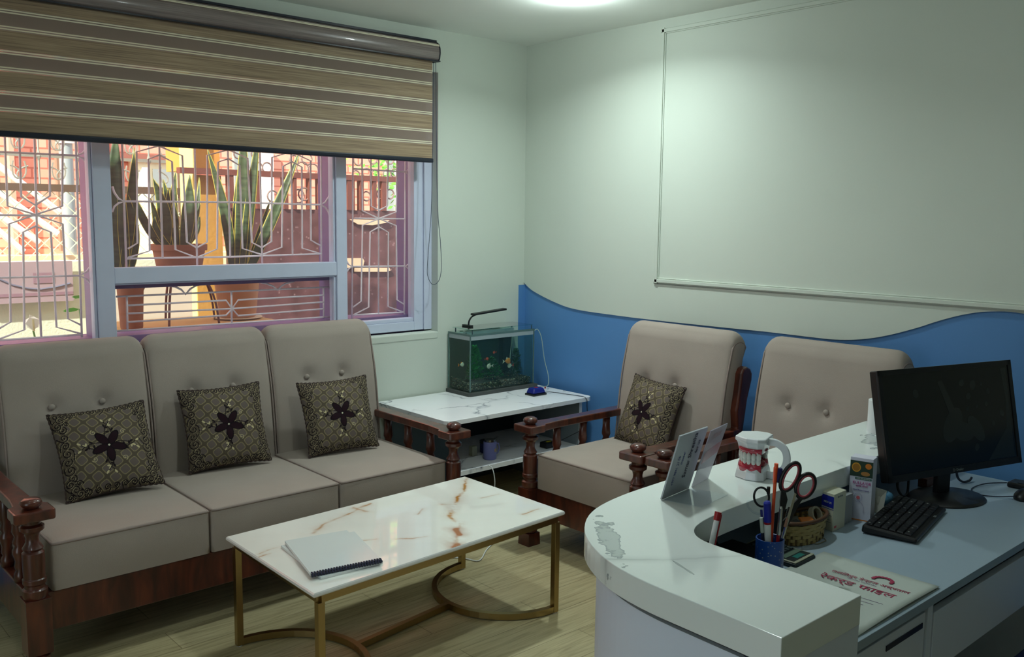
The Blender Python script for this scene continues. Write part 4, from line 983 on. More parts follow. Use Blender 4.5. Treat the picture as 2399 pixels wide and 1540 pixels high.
b = B(); b.face([nf(0,.62),nf(1,.62),nf(1,.93),nf(0,.93)]); obj('blue_label', b, C3('print_blue', (26,40,150)), nik)
b = B(); b.face([nf(0,.575),nf(1,.575),nf(1,.59),nf(0,.59)]); obj('blue_line', b, C3('print_blue', (26,40,150)), nik)
text('brand_text', 'NIKO OR', basis(nf(.5,.75,.0007), fx, (0,0,1)), .0085, C3('print_white', (190,200,190)), nik, squash=.8)
b = B()
for k, v_ in enumerate((.50,.46,.40,.34,.28,.22)): b.face([nf(.08,v_),nf(.08+.8*(.6+.4*((k*7)%3)/2),v_),nf(.08+.8*(.6+.4*((k*7)%3)/2),v_+.014),nf(.08,v_+.014)])
obj('small_print', b, C3('print_grey', (130,136,140)), nik)
fx4 = Vector((np_[2][0]-np_[1][0], np_[2][1]-np_[1][1], 0)); L_ = fx4.length; fx4.normalize(); no4 = Vector((fx4.y,-fx4.x,0))
sf = lambda u, v, e=.0005: Vector((*np_[1],ZD))+fx4*u*L_+Vector((0,0,v*.108))+no4*e
b = B(); b.face([sf(.1,.08),sf(.3,.08),sf(.3,.14),sf(.1,.14)]); obj('red_mark', b, C3('print_pink2', (206,100,110)), nik)
text('volume_text', 'Net 50 ml', basis(sf(.5,.9,.0007), fx4, (0,0,1)), .007, C3('print_grey', (130,136,140)), nik)
tag(obj('pill_box', B().box(2.415,2.46,1.25,1.285,ZD,ZD+.085), C3('box_grey', (160,166,170)), bevel=.001), 'plain grey carton standing behind the two printed medicine cartons', 'box')
# crumpled leaflet and blue packet
b = B(); b.hexa([(2.575,1.262,ZD+.001),(2.60,1.225,ZD+.001),(2.606,1.229,ZD+.001),(2.58,1.266,ZD+.001)],[(2.60,1.27,ZD+.075),(2.64,1.235,ZD+.06),(2.643,1.238,ZD+.06),(2.603,1.273,ZD+.075)])
tag(obj('leaflet', b, C3('leaflet', (150,152,146), .5)), 'folded pale leaflet leaning beside the tall medicine carton', 'leaflet')
t = thing('plastic_packet', 'light blue plastic packet behind the tall medicine carton', 'packet', (2.66,1.26,ZD))
b = B(); n = 14
b.rings([[Vector((2.62+.10*i/n, 1.255+.022*sin(2*pi*k/10)*sin(pi*(i+.5)/(n+1)), ZD+.024+.022*cos(2*pi*k/10)*sin(pi*(i+.5)/(n+1))+.004*sin(i*2.3+k))) for k in range(10)] for i in range(n+1)])
obj('packet', b, C3('packet_blue', (90,150,190), .25), t, smooth=True)
# basket
bk = thing('basket', 'small woven bamboo basket filled with odds and ends beside the medicine cartons', 'basket', (2.235,1.28,ZD))
BX, BY = 2.215, 1.262
def ring(r, z, n=40): return [(BX+r*1.25*cos(2*pi*k/n), BY+r*.62*sin(2*pi*k/n), z) for k in range(n)]
b = B(); m_ = 24
for lv in range(6):
    z = ZD+.006+lv*.0095
    for s_ in (0,):
        pts = []
        for k in range(m_*3):
            u = 2*pi*k/(m_*3); rr = .062+lv*.0018+.0022*cos(m_/2*u*1.0+(pi if lv%2 else 0)); pts.append((BX+rr*1.25*cos(u), BY+rr*.62*sin(u), z))
        R = []
        for k in range(len(pts)):
            p = Vector(pts[k]); d = Vector((p.x-BX,p.y-BY,0)).normalized(); R.append([p+d*.001+Vector((0,0,.0042)), p+d*.001-Vector((0,0,.0042)), p-d*.001-Vector((0,0,.0042)), p-d*.001+Vector((0,0,.0042))])
        b.rings(R, closed=True)
obj('weave', b, C3('bamboo', (166,146,92), .6, noise=.15, ns=(60,60,60)), bk)
b = B()
for k in range(m_//2*2):
    u = 2*pi*k/m_; b.box(-.003,.003,-.0008,.0008,0,.060,Matrix.Translation((BX+.0645*1.25*cos(u),BY+.0645*.62*sin(u),ZD+.002)) @ Matrix.Rotation(u+pi/2,4,'Z'))
obj('stake', b, C3('bamboo_dark', (96,78,44), .6), bk)
obj('rim', B().tube(ring(.073,ZD+.066), .0055, 8, closed=True), C3('bamboo_rim', (84,56,36), .5), bk, smooth=True)
obj('basket_floor', B().prism([(x,y) for x,y,_ in ring(.06,0)][:], ZD+.001, ZD+.004), C3('bamboo_dark', (96,78,44)), bk)
t = thing('adhesive_tape', 'pale roll of tape lying in the bamboo basket', 'tape', (2.27,1.262,ZD+.03))
Mt = Matrix.Translation((2.268,1.258,ZD+.058)) @ Matrix.Rotation(1.1,4,'X')
obj('tape_roll', B().rings([[Mt @ Vector((r*cos(2*pi*k/28),r*sin(2*pi*k/28),z)) for k in range(28)] for r, z in ((.018,-.007),(.024,-.007),(.024,.007),(.018,.007))], closed=True), C3('tape_tan', (150,146,126), .3), t, smooth='auto')
rg = random.Random(3)
for nm, lb, ct_, xx, yy, col in (('eraser','small orange eraser in the bamboo basket','eraser',2.225,1.262,(190,110,40)),('sachet','dark sachet in the bamboo basket','sachet',2.175,1.265,(40,44,42)),('sachet','grey sachet at the back of the bamboo basket','sachet',2.20,1.285,(92,92,84))):
    Mt = Matrix.Translation((xx,yy,ZD+.045)) @ Matrix.Rotation(rg.uniform(-1,1),4,'Z') @ Matrix.Rotation(.3,4,'X')
    tag(obj(nm, B().box(-.02,.02,-.012,.012,-.036,.012,Mt), C3('b'+str(xx), col), bevel=.003), lb, ct_)
# calculator
ca = thing('calculator', 'dark desk calculator with a pale rim lying on the desk behind the pen cup', 'calculator', (2.05,1.2,ZD))
Cq = [(1.9948, 1.1553), (2.1069, 1.1599), (2.1565, 1.2748)]
cx_ = (Vector(Cq[0])-Vector(Cq[1])).normalized(); w_c = .105; cy_ = Vector((-cx_.y,cx_.x)); 
if cy_.dot(Vector(Cq[2])-Vector(Cq[1])) < 0: cy_ = -cy_
mt = basis((Cq[1][0],Cq[1][1],ZD), (cy_.x,cy_.y,0), (cx_.x,cx_.y,0)); sg = 1 if mt.to_3x3()[2][2] > 0 else -1
wv_, hv = .17, .105
def cb(u0,u1,v0,v1,z0,z1):
    return B().hexa([mt @ Vector((u,v,z0*sg)) for u, v in ((u0,v0),(u1,v0),(u1,v1),(u0,v1))],[mt @ Vector((u,v,z1*sg)) for u, v in ((u0,v0),(u1,v0),(u1,v1),(u0,v1))])
obj('calculator_case', cb(0,wv_,0,hv,.0,.012), C3('calc_dark', (24,34,38), .4), ca, bevel=.006)
obj('faceplate', cb(.004,wv_-.004,.004,hv-.004,.012,.0145), C3('calc_pale', (160,160,140), .4), ca, bevel=.002)
obj('keypad_panel', cb(.012,wv_-.01,.010,hv-.010,.0145,.0155), C3('calc_dark', (24,34,38), .4), ca)
obj('solar_cell', cb(.016,.032,.03,.07,.0155,.016), C3('calc_teal', (30,110,104), .3), ca)
for i in range(5):
    for j in range(5): obj('calculator_key', cb(.058+i*.019,.058+i*.019+.013,.014+j*.0165,.014+j*.0165+.011,.0155,.019), C3('calc_key', (52,64,66), .4), ca)
obj('display', cb(.036,.052,.014,.092,.0155,.0165), C3('calc_lcd', (96,116,104), .2), ca)
# notebook and papers on the desk behind the cup
tag(obj('notebook', B().box(1.66,1.86,1.12,1.34,ZD,ZD+.010), C3('notebook_dark', (44,44,34), .6), bevel=.001), 'dark notebook lying under the counter edge beside the pen cup', 'notebook')
tag(obj('sticky_pad', B().box(1.795,1.85,1.155,1.20,ZD+.0105,ZD+.016), C3('sticky', (150,140,70), .6)), 'yellowish note pad on the dark notebook', 'note pad')
tag(obj('wallet', B().box(1.90,2.02,1.24,1.36,ZD,ZD+.02), M['black'], bevel=.004), 'black wallet on the desk behind the calculator', 'wallet')
t = [(2.10+.045*1.3*cos(u)+.01, 1.185+.016*sin(u)+.0, ZD+.002) for u in np.linspace(0,2*pi,25)[:-1]]
RB = [(2.2481, 1.2122), (2.2671, 1.2357), (2.2473, 1.2567), (2.218, 1.2591), (2.2028, 1.2373), (2.2057, 1.2135)]
tag(obj('rubber_band', B().tube([(x,y,ZD+.002) for x, y in smooth2(RB+RB[:1],4)[:-1]], .0013, 6, closed=True), C3('rubber', (130,120,96), .5), smooth=True), 'loop of thin tan rubber band on the desk before the basket', 'rubber band')
# pen cup
CX, CY = 1.903, 1.172
pc = thing('pen_cup', 'dark blue speckled pen cup on the desk', 'cup', (CX,CY,ZD))
q = NT('speckled_blue'); vo = q.n('TexVoronoi', iScale=120.0); q.l(q.obj(), vo.inputs['Vector'])
q.l(q.mix(q.ramp(vo.outputs[0], [(.0,(1,1,1)),(.16,(1,1,1)),(.2,(0,0,0))]), lin((22,70,150)), lin((150,160,170))), q.b.inputs['Base Color']); q.b.inputs['Roughness'].default_value = .35
obj('cup_body', B().lathe([(.033,0),(.034,.002),(.034,.101),(.0325,.102),(.031,.101),(.031,.004),(.001,.004)], (CX,CY,ZD), 36), q.m, pc, smooth='auto')
# stationery: each stands in the cup and leans on its rim
def stick(px_, py_, z1, lean):  # base point inside cup -> top
    base = Vector((CX+px_, CY+py_, ZD+.006)); top = Vector((CX+px_+lean[0], CY+py_+lean[1], z1)); return base, top
rt = Vector((.746,-.666,0)); bk_ = Vector((.666,.746,0))
def at(u, v, z):   # u right, v back from cup axis
    p = Vector((CX,CY,0))+rt*u+bk_*v; return Vector((p.x,p.y,z))
def pen(name, label, cat, u0, u1, v0, v1, z1, r, segs):
    a, c = at(u0,v0,ZD+.006), at(u1,v1,z1); t = thing(name, label, cat, a)
    for nm, t0, t1, rr0, rr1, m in segs: obj(nm, B().cyl(a.lerp(c,t0), a.lerp(c,t1), rr0*r, rr1*r, 12), m, t, smooth='auto')
    return t
pen('marker', 'blue and white marker standing in the pen cup', 'marker', .0,-.016,.0,-.016,.948,.0085,[('barrel',0,.70,1,1,M['paper']),('red_band',.70,.73,1.03,1.03,M['red']),('cap',.73,.98,1.1,1.05,C3('marker_blue', (34,44,150), .35)),('cap_end',.98,1,1.05,.7,C3('marker_blue', (34,44,150)))])
pen('toothbrush', 'orange toothbrush standing in the pen cup', 'toothbrush', .002,.008,.006,.004,1.045,.0052,[('handle',0,.72,1,.75,C3('brush_orange', (232,84,40), .3)),('brush_neck',.72,.97,.75,.95,C3('brush_orange', (232,84,40)))])
tb = [o for o in bpy.data.objects if o.name.startswith('toothbrush')][0]
a, c = at(.002,.006,ZD+.006), at(.008,.004,1.045); dirv = (c-a).normalized()
mt = basis(a.lerp(c,.87)+rt*.009, dirv, bk_); obj('bristles', B().box(-.018,.018,-.006,.006,-.006,.006,mt), C3('bristle_navy', (30,26,80), .7), tb, bevel=.002)
mt = basis(a.lerp(c,.87)-rt*.002, dirv, bk_); obj('brush_head', B().box(-.02,.02,-.006,.006,-.003,.003,mt), C3('brush_orange', (232,84,40)), tb, bevel=.002)
pen('ballpoint_pen', 'clear ballpoint pen with a black tip up, tallest thin pen in the cup', 'pen', -.006,-.006,.01,.012,.976,.0035,[('barrel',0,.8,1,1,M['clear']),('ink_tube',.02,.8,.4,.4,M['ink']),('tip',.8,.92,1,.9,M['steel']),('clicker',.92,1,1.2,1.2,M['black'])])
pen('ballpoint_pen', 'silver capped pen standing right of the orange toothbrush in the cup', 'pen', .012,.018,-.008,-.018,.937,.0045,[('barrel',0,.6,1,1,M['red']),('cap',.6,.97,1.1,1.0,M['steel']),('cap_end',.97,1,1,.5,M['steel'])])
pen('ballpoint_pen', 'clear pen with dark refill leaning far right in the cup', 'pen', .008,.036,-.004,-.010,.905,.0042,[('barrel',0,.85,1,1,M['clear']),('ink_tube',.02,.85,.4,.4,C3('print_blue', (26,40,150))),('tip',.85,1,1,.6,C3('skin_rubber', (150,110,90)))])
pen('ballpoint_pen', 'dark blue pen leaning left in the cup', 'pen', -.006,-.027,-.002,-.010,.905,.004,[('barrel',0,.75,1,1,C3('navy_pen', (30,34,60))),('cap',.75,1,1.15,1.1,C3('print_white', (190,200,190)))])
pen('pencil', 'dark red pencil standing in the cup behind the pens', 'pencil', .006,.022,-.006,-.004,.885,.0035,[('shaft',0,.92,1,1,C3('darkred', (96,20,24))),('point',.92,1,1,.1,C3('wood_tip', (190,160,110)))])
# scissors, large pair and small pair
def loop3(c, ax, ay, r1, r2, n=28, th=0):
    return [c+ax*(r1*cos(u)*cos(th)-r2*sin(u)*sin(th))+ay*(r1*cos(u)*sin(th)+r2*sin(u)*cos(th)) for u in np.linspace(0,2*pi,n+1)[:-1]]
sc = thing('scissors', 'large scissors with black and red handles standing in the pen cup', 'scissors', (CX,CY,ZD+.006))
up = Vector((0,0,1)); ax = rt
for (cu_, cv, r1, r2, th) in ((.040,1.006,.018,.037,-.42),(.078,.984,.021,.031,-.35)):
    c = at(cu_,-.004,cv)
    obj('handle_loop', B().tube(loop3(c, ax, up, r1, r2, th=th), .0052, 8, closed=True), M['black'], sc, smooth=True)
    obj('inner_grip', B().tube(loop3(c-bk_*.003, ax, up, r1-.004, r2-.004, th=th), .0026, 6, closed=True), C3('grip_red', (150,60,70), .5), sc, smooth=True)
def flat(pts, v0, v1): return B().prism(pts, v0, v1, lambda u, z, v: tuple(at(u,v,z)))
obj('handle_shank', flat([(.020,.985),(.030,.972),(.036,.950),(.026,.895),(.042,.912),(.052,.942),(.066,.958),(.076,.955),(.068,.945),(.054,.915),(.038,.88),(.024,.868),(.020,.91),(.018,.945)],-.008,.0), M['black'], sc, bevel=.001)
obj('blade', flat([(.056,.965),(.051,.968),(.005,.78),(.002,.757),(.012,.77)],-.0095,-.0082), M['steel'], sc)
obj('blade', flat([(.04,.93),(.046,.93),(.020,.78),(.012,.757),(.008,.78)],.0005,.0018), M['steel'], sc)
s2 = thing('scissors', 'small scissors with one thin black handle loop, at the left of the pen cup', 'scissors', (CX,CY,ZD+.006))
obj('handle_loop', B().tube(loop3(at(-.024,.006,.952), ax, up, .018, .024, th=.2), .0028, 8, closed=True), M['black'], s2, smooth=True)
obj('handle_loop', B().tube(loop3(at(-.038,.010,.925), ax, up, .012, .022, th=.9), .0028, 8, closed=True), M['clear'], s2, smooth=True)
obj('blade', flat([(-.026,.92),(-.020,.92),(-.001,.757),(-.008,.757)],.006,.0085), M['steel'], s2)
# second pen, white with dark red cap, standing up from a dark stand by the counter corner
mk = [(1.7238, 0.9474), (1.6856, 0.8232)]; wp_ = (mk[1][0],1.2)
t = thing('marker', 'white marker with a dark red clip cap standing by itself at the inner counter corner', 'marker', (wp_[0],wp_[1],ZD+.010))
b1 = Vector((mk[0][0],1.2,mk[0][1])); b0 = b1+(Vector((mk[1][0],1.2,mk[1][1]))-b1)*((b1.z-ZD-.0102)/(mk[0][1]-mk[1][1]))
obj('marker_base', B().lathe([(.016,0),(.016,.006),(.010,.012)], (b0.x,b0.y,b0.z), 16), M['black'], t, smooth='auto')
obj('barrel', B().cyl(b0, b0.lerp(b1,.93), .0068, .0062, 14), M['white'], t, smooth='auto')
obj('cap', B().cyl(b0.lerp(b1,.90), b1, .0080, .0080, 14), M['red'], t, smooth='auto')
obj('clip', B().strip([b0.lerp(b1,.97)+rt*.0085, b0.lerp(b1,.50)+rt*.0085], .003, .002, up=bk_), M['red'], t)
# record file folder
FQ = [(2.1608, 0.866), (1.7579, 0.8593), (1.6745, 1.2066), (2.1632, 1.1707)]
fd = thing('file_folder', 'cream paper record folder with maroon printing on the desk', 'folder', (FQ[0][0],FQ[0][1],ZD))
p0, p1, p3 = Vector(FQ[0]), Vector(FQ[1]), Vector(FQ[3]); p0.y = max(p0.y,.868); p1.y = max(p1.y,.868)
e1 = (p1-p0); e2 = (p3-p0); p2 = p1+e2
pp = [p0,p1,p2,p3]
obj('folder_back', B().hexa([(p.x,p.y,ZD) for p in pp],[(p.x,p.y,ZD+.0012) for p in pp]), C3('folder_cream', (176,184,178), .7), fd)
n = 16; F = []
for i in range(n+1):
    row = []
    for j in range(n+1):
        s_, u = i/n, j/n; p = p0+e1*s_+e2*u; row.append(Vector((p.x,p.y,ZD+.0022+.006*(1-u)*math.sin(pi*(.15+.8*s_))+.0015*u)))
    F.append(row)
b = B(); b.grid(F); cv = obj('folder_cover', b, C3('folder_cream', (176,184,178), .7, noise=.04), fd, smooth=True, recalc=False)
md = cv.modifiers.new('th','SOLIDIFY'); md.thickness = .0008; md.offset = -1
tx = Vector((*(e2*0-e2),0)).normalized()
A1, A2, A3 = [(2.0024, 1.0655), (2.0093, 0.9303), (2.0988, 1.0122)]
bx = Vector((A2[0]-A1[0],A2[1]-A1[1],0)); bl_ = bx.length; bx.normalize(); by = Vector((-bx.y,bx.x,0))
if by.dot(Vector((A3[0]-A1[0],A3[1]-A1[1],0))) < 0: by = -by
cz = ZD+.0080
mid_ = Vector(((A1[0]+A2[0])/2,(A1[1]+A2[1])/2,cz))
fm = lambda u, v: basis(mid_+bx*u+by*v, bx, by)
text('title_text', 'रेकर्ड फाइल', fm(0,0), .036, M['maroon'], fd, ext=.0003, squash=1.1)
text('clinic_text', 'ललितपुर डेन्टल अस्पताल', fm(.012,.046), .019, M['maroon'], fd, ext=.0002, squash=1.05)
text('address_text', 'DENTAL HOSPITAL', fm(.0,.030), .0065, C3('soft_violet', (130,110,140)), fd, ext=.0002, squash=1.3)
lc = mid_+bx*.03+by*.078
b = B()
for k in range(11):
    u = pi*(-.05+1.1*k/10); pc_ = lc+bx*.022*cos(u)+by*.020*sin(u); b.ball(pc_, .0055, (1,1,.12), 8, 6)
obj('dental_arch_logo', b, M['maroon'], fd, smooth=True)
b = B()
for k in range(4):
    c0 = mid_+bx*(-.03)+by*(-.06-.018*k); b.strip([c0, c0+bx*(.12-.015*k)], .0012, .0004)
b.strip([mid_+bx*(.02)+by*(-.135), mid_+bx*(.05)+by*(-.135)], .004, .0004)
obj('form_lines', b, C3('soft_violet', (130,110,140)), fd)
# acrylic display stands
M['milk'] = mat('paper_back', (172,178,184), .45)
def stand(name, label, P0, P1, top, m, cat='sign holder'):
    t = thing(name, label, cat, (P0.x,P0.y,ZK)); w = P1-P0; n = w.cross(top).normalized()*.002
    obj('sheet', B().hexa([P0-n,P1-n,P1+n,P0+n],[P0-n+top,P1-n+top,P1+n+top,P0+n+top]), m, t)
    return t, w, top, n
P0 = Vector((1.798,1.428,ZK+.002)); P1 = Vector((1.936,1.446,ZK+.002)); T1 = Vector((-.033,-.078,.186))
st, w, tp_, nn = stand('sign_holder', 'acrylic sign holder with handwriting seen on the back of its white sheet', P0, P1, T1, M['milk'])
ff = -nn.normalized() if (-nn).y < 0 else nn.normalized()
if ff.y > 0: ff = -ff
wd = w.normalized(); td = T1.normalized()
tm = lambda u, v: basis(P0+w*u+T1*v+ff*.003, td, -wd)
o = text('handwriting', 'Samar Shrestha', tm(.60,.60), .0235, M['ink'], st, ext=.0002, shear=.3)
text('handwriting', 'for us', tm(.80,.72), .018, M['ink'], st, ext=.0002, shear=.3)
text('handwriting', '+977 9841 21 06', tm(.22,.42), .014, C3('ink_blue', (84,92,150)), st, ext=.0002, shear=.3)
text('handwriting', 'chamber', tm(.36,.6), .012, C3('ink_blue', (84,92,150)), st, ext=.0002, shear=.3)
bq = [P0+Vector((0,0,-.001)), P1+Vector((0,0,-.001)), P1+Vector((.03,-.105,-.001)), P0+Vector((.03,-.105,-.001))]
obj('foot_plate', B().hexa([Vector((p.x,p.y,ZK+.0004)) for p in bq],[Vector((p.x,p.y,ZK+.0024)) for p in bq]), M['clear'], st)
Q0 = Vector((1.950,1.446,ZK+.0005)); Q1 = Vector((2.055,1.470,ZK+.0005)); 
tq = [(1.8376, 1.3113, 1.102), (1.8991, 1.3035, 1.115)]
T2 = Vector(tq[0])-Q0
st2 = thing('leaflet_holder', 'transparent leaflet holder with a pinkish leaflet, right of the handwritten sign', 'leaflet holder', (Q0.x,Q0.y,ZK))
w2 = Q1-Q0; n2 = w2.cross(T2).normalized()*.0012
M['hazy'] = mat('hazy_leaflet', (176,172,190), .35, alpha=.62)
obj('sheet', B().hexa([Q0-n2,Q1-n2,Q1+n2,Q0+n2],[Q0-n2+T2,Q1-n2+T2,Q1+n2+T2,Q0+n2+T2]), M['hazy'], st2)
f2 = n2.normalized(); f2 = f2 if f2.y < 0 else -f2
qq = lambda u, v: Q0+w2*u+T2*v+f2*.0022
b = B(); b.face([qq(.05,.42),qq(.95,.52),qq(.95,.72),qq(.5,.68),qq(.05,.62)]); obj('pink_print', b, mat('pink_haze', (190,120,136), .4, alpha=.5), st2)
b = B(); b.face([qq(.2,.82),qq(.7,.86),qq(.75,.93),qq(.25,.92)]); obj('pink_print', b, mat('pink_haze2', (190,130,136), .4, alpha=.35), st2)
# teeth model
tx_ = thing('teeth_model', 'large white dental teaching model with red gums and teeth standing on the counter', 'model', (2.19,1.42,ZK))
tf = Matrix.Translation((2.172,1.395,ZK)) @ Matrix.Rotation(radians(18),4,'Z') @ Matrix.Scale(.93,4)     # +y of the model faces its front teeth
def arch(s, n=40, back=-.035):   # horseshoe-ish closed outline
    P = [(-.046*s,back),(-.050*s,-.01),(-.044*s,.022),(-.026*s,.046),(0,.052),(.026*s,.046),(.044*s,.022),(.050*s,-.01),(.046*s,back)]
    return P
def octo(s, y0=-.036): return [(-.040*s,y0*s),(-.054*s,-.018*s),(-.054*s,.014*s),(-.030*s,.052*s),(.030*s,.052*s),(.054*s,.014*s),(.054*s,-.018*s),(.040*s,y0*s)]
def lay(zs): return [[tf @ Vector((x,y,z)) for x, y in octo(s)] for s, z in zs]
TW = C3('model_white', (214,218,222), .22, coat=.4)
G = C3('gum_red', (176,40,64), .15, coat=.6); TT = C3('tooth_white', (210,214,210), .12, coat=.6)
obj('lower_base', B().rings(lay([(1.02,0),(1.03,.004),(.96,.024),(.86,.036)])), TW, tx_, bevel=.003, seg=3)
obj('upper_base', B().rings(lay([(.82,.080),(.88,.094),(.98,.112),(1.06,.114),(1.08,.118),(1.06,.126),(1.0,.128)])), TW, tx_, bevel=.002)
def curve_at(t, R=.041, D=.044):   # dental arch curve, t in 0..1
    a = pi*(-.18+1.36*t); return Vector((R*cos(a), .0+D*sin(a), 0))
def gum(z0, z1, up_):
    b = B(); R = []
    for k in range(41):
        t = k/40; c = curve_at(t); d = Vector((c.x,c.y,0)).normalized(); sc_ = .0022*cos(t*14*2*pi)
        za, zb_ = z0, z1+sc_*up_
        R.append([tf @ (c+d*.0095+Vector((0,0,za))), tf @ (c+d*.0075+Vector((0,0,(za+zb_)/2))), tf @ (c+d*.003+Vector((0,0,zb_))), tf @ (c-d*.006+Vector((0,0,zb_))), tf @ (c-d*.011+Vector((0,0,za)))])
    b.rings(R); return b
obj('lower_gum', gum(.024,.053,1), G, tx_, smooth=True); obj('upper_gum', gum(.096,.078,-1), G, tx_, smooth=True)
for nm, zc_, hh, ou in (('lower_tooth',.056,.0105,.0),('upper_tooth',.071,.0105,.002)):
    for k in range(14):
        t = (k+.5)/14; c = curve_at(t, .041+ou, .044+ou); d = Vector((c.x,c.y,0)).normalized(); wdt = .0062 if 4 <= k <= 9 else .0072; dp = .0045 if 4 <= k <= 9 else .0068
        m4 = Matrix.Rotation(math.atan2(d.y,d.x),4,'Z')
        b = B(); R = []
        for z_, q3 in ((-1,.62),(-.75,.82),(-.2,1.0),(.45,.98),(.85,.8),(1,.5)):
            zz = zc_+z_*hh*(1 if nm[0] == 'u' else -1)*-1
            R.append([tf @ (c+m4 @ Vector((dp*q3*np.sign(cos(u))*abs(cos(u))**.6, wdt*q3*np.sign(sin(u))*abs(sin(u))**.6, 0))+Vector((0,0,zz))) for u in np.linspace(0,2*pi,13)[:-1]])
        b.rings(R); obj(nm, b, TT, tx_, smooth=True)
hp = [(0,-.034,.112),(0,-.058,.112),(0,-.082,.098),(0,-.092,.072),(0,-.088,.045),(0,-.072,.022),(0,-.055,.012),(0,-.034,.012)]
b = B(); b.strip([tf @ Vector(p) for p in smooth2(hp,5)], .020, .010, up=tf.to_3x3() @ Vector((1,0,0))); obj('hinge_arm', b, TW, tx_, bevel=.002)
obj('tongue', B().ball(tf @ Vector((0,-.004,.045)), .022, (1,1.2,.5)), C3('tongue_red', (130,24,40), .2), tx_, smooth=True)
obj('palate', B().ball(tf @ Vector((0,-.006,.088)), .026, (1,1.1,.35)), C3('tongue_red', (130,24,40), .2), tx_, smooth=True)
# paper roll
rl = thing('paper_roll', 'white tissue paper roll standing on the far end of the counter', 'roll', (3.0,1.44,ZK))
RX, RY = 2.985, 1.425
obj('roll_body', B().rings([[Vector((RX+r*cos(2*pi*k/32),RY+r*sin(2*pi*k/32),ZK+z)) for k in range(32)] for r, z in ((.018,0),(.050,0),(.050,.11),(.018,.11))], closed=True), C3('tissue', (216,220,222), .8), rl, smooth='auto')
obj('cardboard_core', B().rings([[Vector((RX+r*cos(2*pi*k/24),RY+r*sin(2*pi*k/24),ZK+z)) for k in range(24)] for r, z in ((.0165,.001),(.018,.001),(.018,.111),(.0165,.111))], closed=True), C3('card_core', (110,104,100), .8), rl)
# office chair by the desk
oc = thing('office_chair', 'dark navy office chair pushed under the desk at the right edge', 'chair', (2.72,.60,0))
b = B(); b.box(2.50,2.96,.42,.84,.40,.46); obj('seat', b, C3('navy_fabric', (22,38,92), .8, noise=.1, bump=.2, bs=300), oc, bevel=.03, seg=4)
obj('gas_lift', B().cyl((2.73,.63,.08),(2.73,.63,.40),.025), M['black'], oc, smooth='auto')
for k in range(5):
    u = 2*pi*k/5; e_ = Vector((2.73+.26*cos(u),.63+.26*sin(u),.07)); obj('star_leg', B().strip([Vector((2.73,.63,.09)), e_], .04, .03), M['black'], oc, bevel=.004)
    obj('caster', B().cyl(e_+Vector((0,-.015,-.042)), e_+Vector((0,.015,-.042)), .0275, .0275, 16), M['black'], oc, smooth='auto')

# ---------------- ceiling lamps ----------------
for i, (x, y, e) in enumerate(LIGHTS):
    t = thing('ceiling_downlight', ['round white ceiling downlight nearest the corner, right of the window','round white ceiling downlight above the middle of the sofa','round white ceiling downlight at the left end of the window','round white ceiling downlight above the coffee table','round white ceiling downlight above the reception desk','unseen ceiling lamp added as cool fill from the left'][i], 'ceiling light', (x,y,ZC), 0, 'recessed ceiling downlights')
    obj('trim_ring', B().rings([[Vector((x+r*cos(2*pi*k/32),y+r*sin(2*pi*k/32),ZC+z)) for k in range(32)] for r, z in ((.062,-.001),(.085,-.001),(.085,-.010),(.066,-.012))], closed=True), M['white'], t)
    em = mat('lamp_diffuser_%d' % i, (235,255,245), .5, emit=4)
    obj('diffuser', B().lathe([(.063,-.006),(.063,-.002)], (x,y,ZC), 32), em, t)
    ld = bpy.data.lights.new('downlight','AREA'); ld.shape = 'DISK'; ld.size = .12; ld.energy = e*.66; ld.color = LCOL if i < 5 else (.74,.90,1); ld.spread = radians(150)
    lo = bpy.data.objects.new('downlight_lamp', ld); COL.objects.link(lo); lo.parent = t; lo.location = (0,0,-.016)
    ld = bpy.data.lights.new('downlight_glow','POINT'); ld.shadow_soft_size = .03; ld.energy = e*.34; ld.color = LCOL if i < 5 else (.74,.90,1)
    lo = bpy.data.objects.new('downlight_glow', ld); COL.objects.link(lo); lo.parent = t; lo.location = (0,0,-.07)

# ---------------- outside ----------------
def tube3(b, pts, r, seg=6): b.tube(pts, r, seg)
tag(obj('ground', B().box(-4,12,WY+.34,14,-.35,-.3), C3('concrete_ground', (150,140,126), .9)), kind='structure')
q = NT('pink_brick'); v = q.obj((1,1,1)); mp = q.n('Mapping', iRotation=(pi/2,0,0)); tc = q.n('TexCoord'); q.l(tc.outputs['Object'], mp.inputs[0])
bkn = q.n('TexBrick', iScale=1.0, iMortar_Size=.008, iBrick_Width=.26, iRow_Height=.085); q.l(mp.outputs[0], bkn.inputs['Vector'])
bkn.inputs['Color1'].default_value = lin((248,172,148)); bkn.inputs['Color2'].default_value = lin((242,158,134)); bkn.inputs['Mortar'].default_value = lin((206,112,92))
q.l(bkn.outputs[0], q.b.inputs['Base Color']); q.b.inputs['Roughness'].default_value = .9
M['brick'] = q.m
YF = 8.6
hb = thing('brick_house', 'pink brick house front in bright sun across the yard', 'building', (4,YF,-.3))
obj('facade', B().box(-3,13,YF,YF+.3,-.3,7), M['brick'], hb)
CRM = C3('cream_render', (246,232,190), .8); WT = C3('bright_white', (240,240,236), .5); GRP = C3('grey_pipe', (150,160,160), .4); DKR = C3('rust_iron', (104,58,48), .6)
def fq(name, u0, v0, u1, v1, m, d=.05, par=hb): pass
ww = [(2.9865, 2.0883), (3.427, 1.1742), (3.2423, 2.0151), (3.3645, 1.7436)]
(x0,z1),(x1,z0) = ww[0], ww[1]
wd_ = obj('house_window', B().box(x0,x1,YF-.05,YF,z0,z1), CRM, hb)
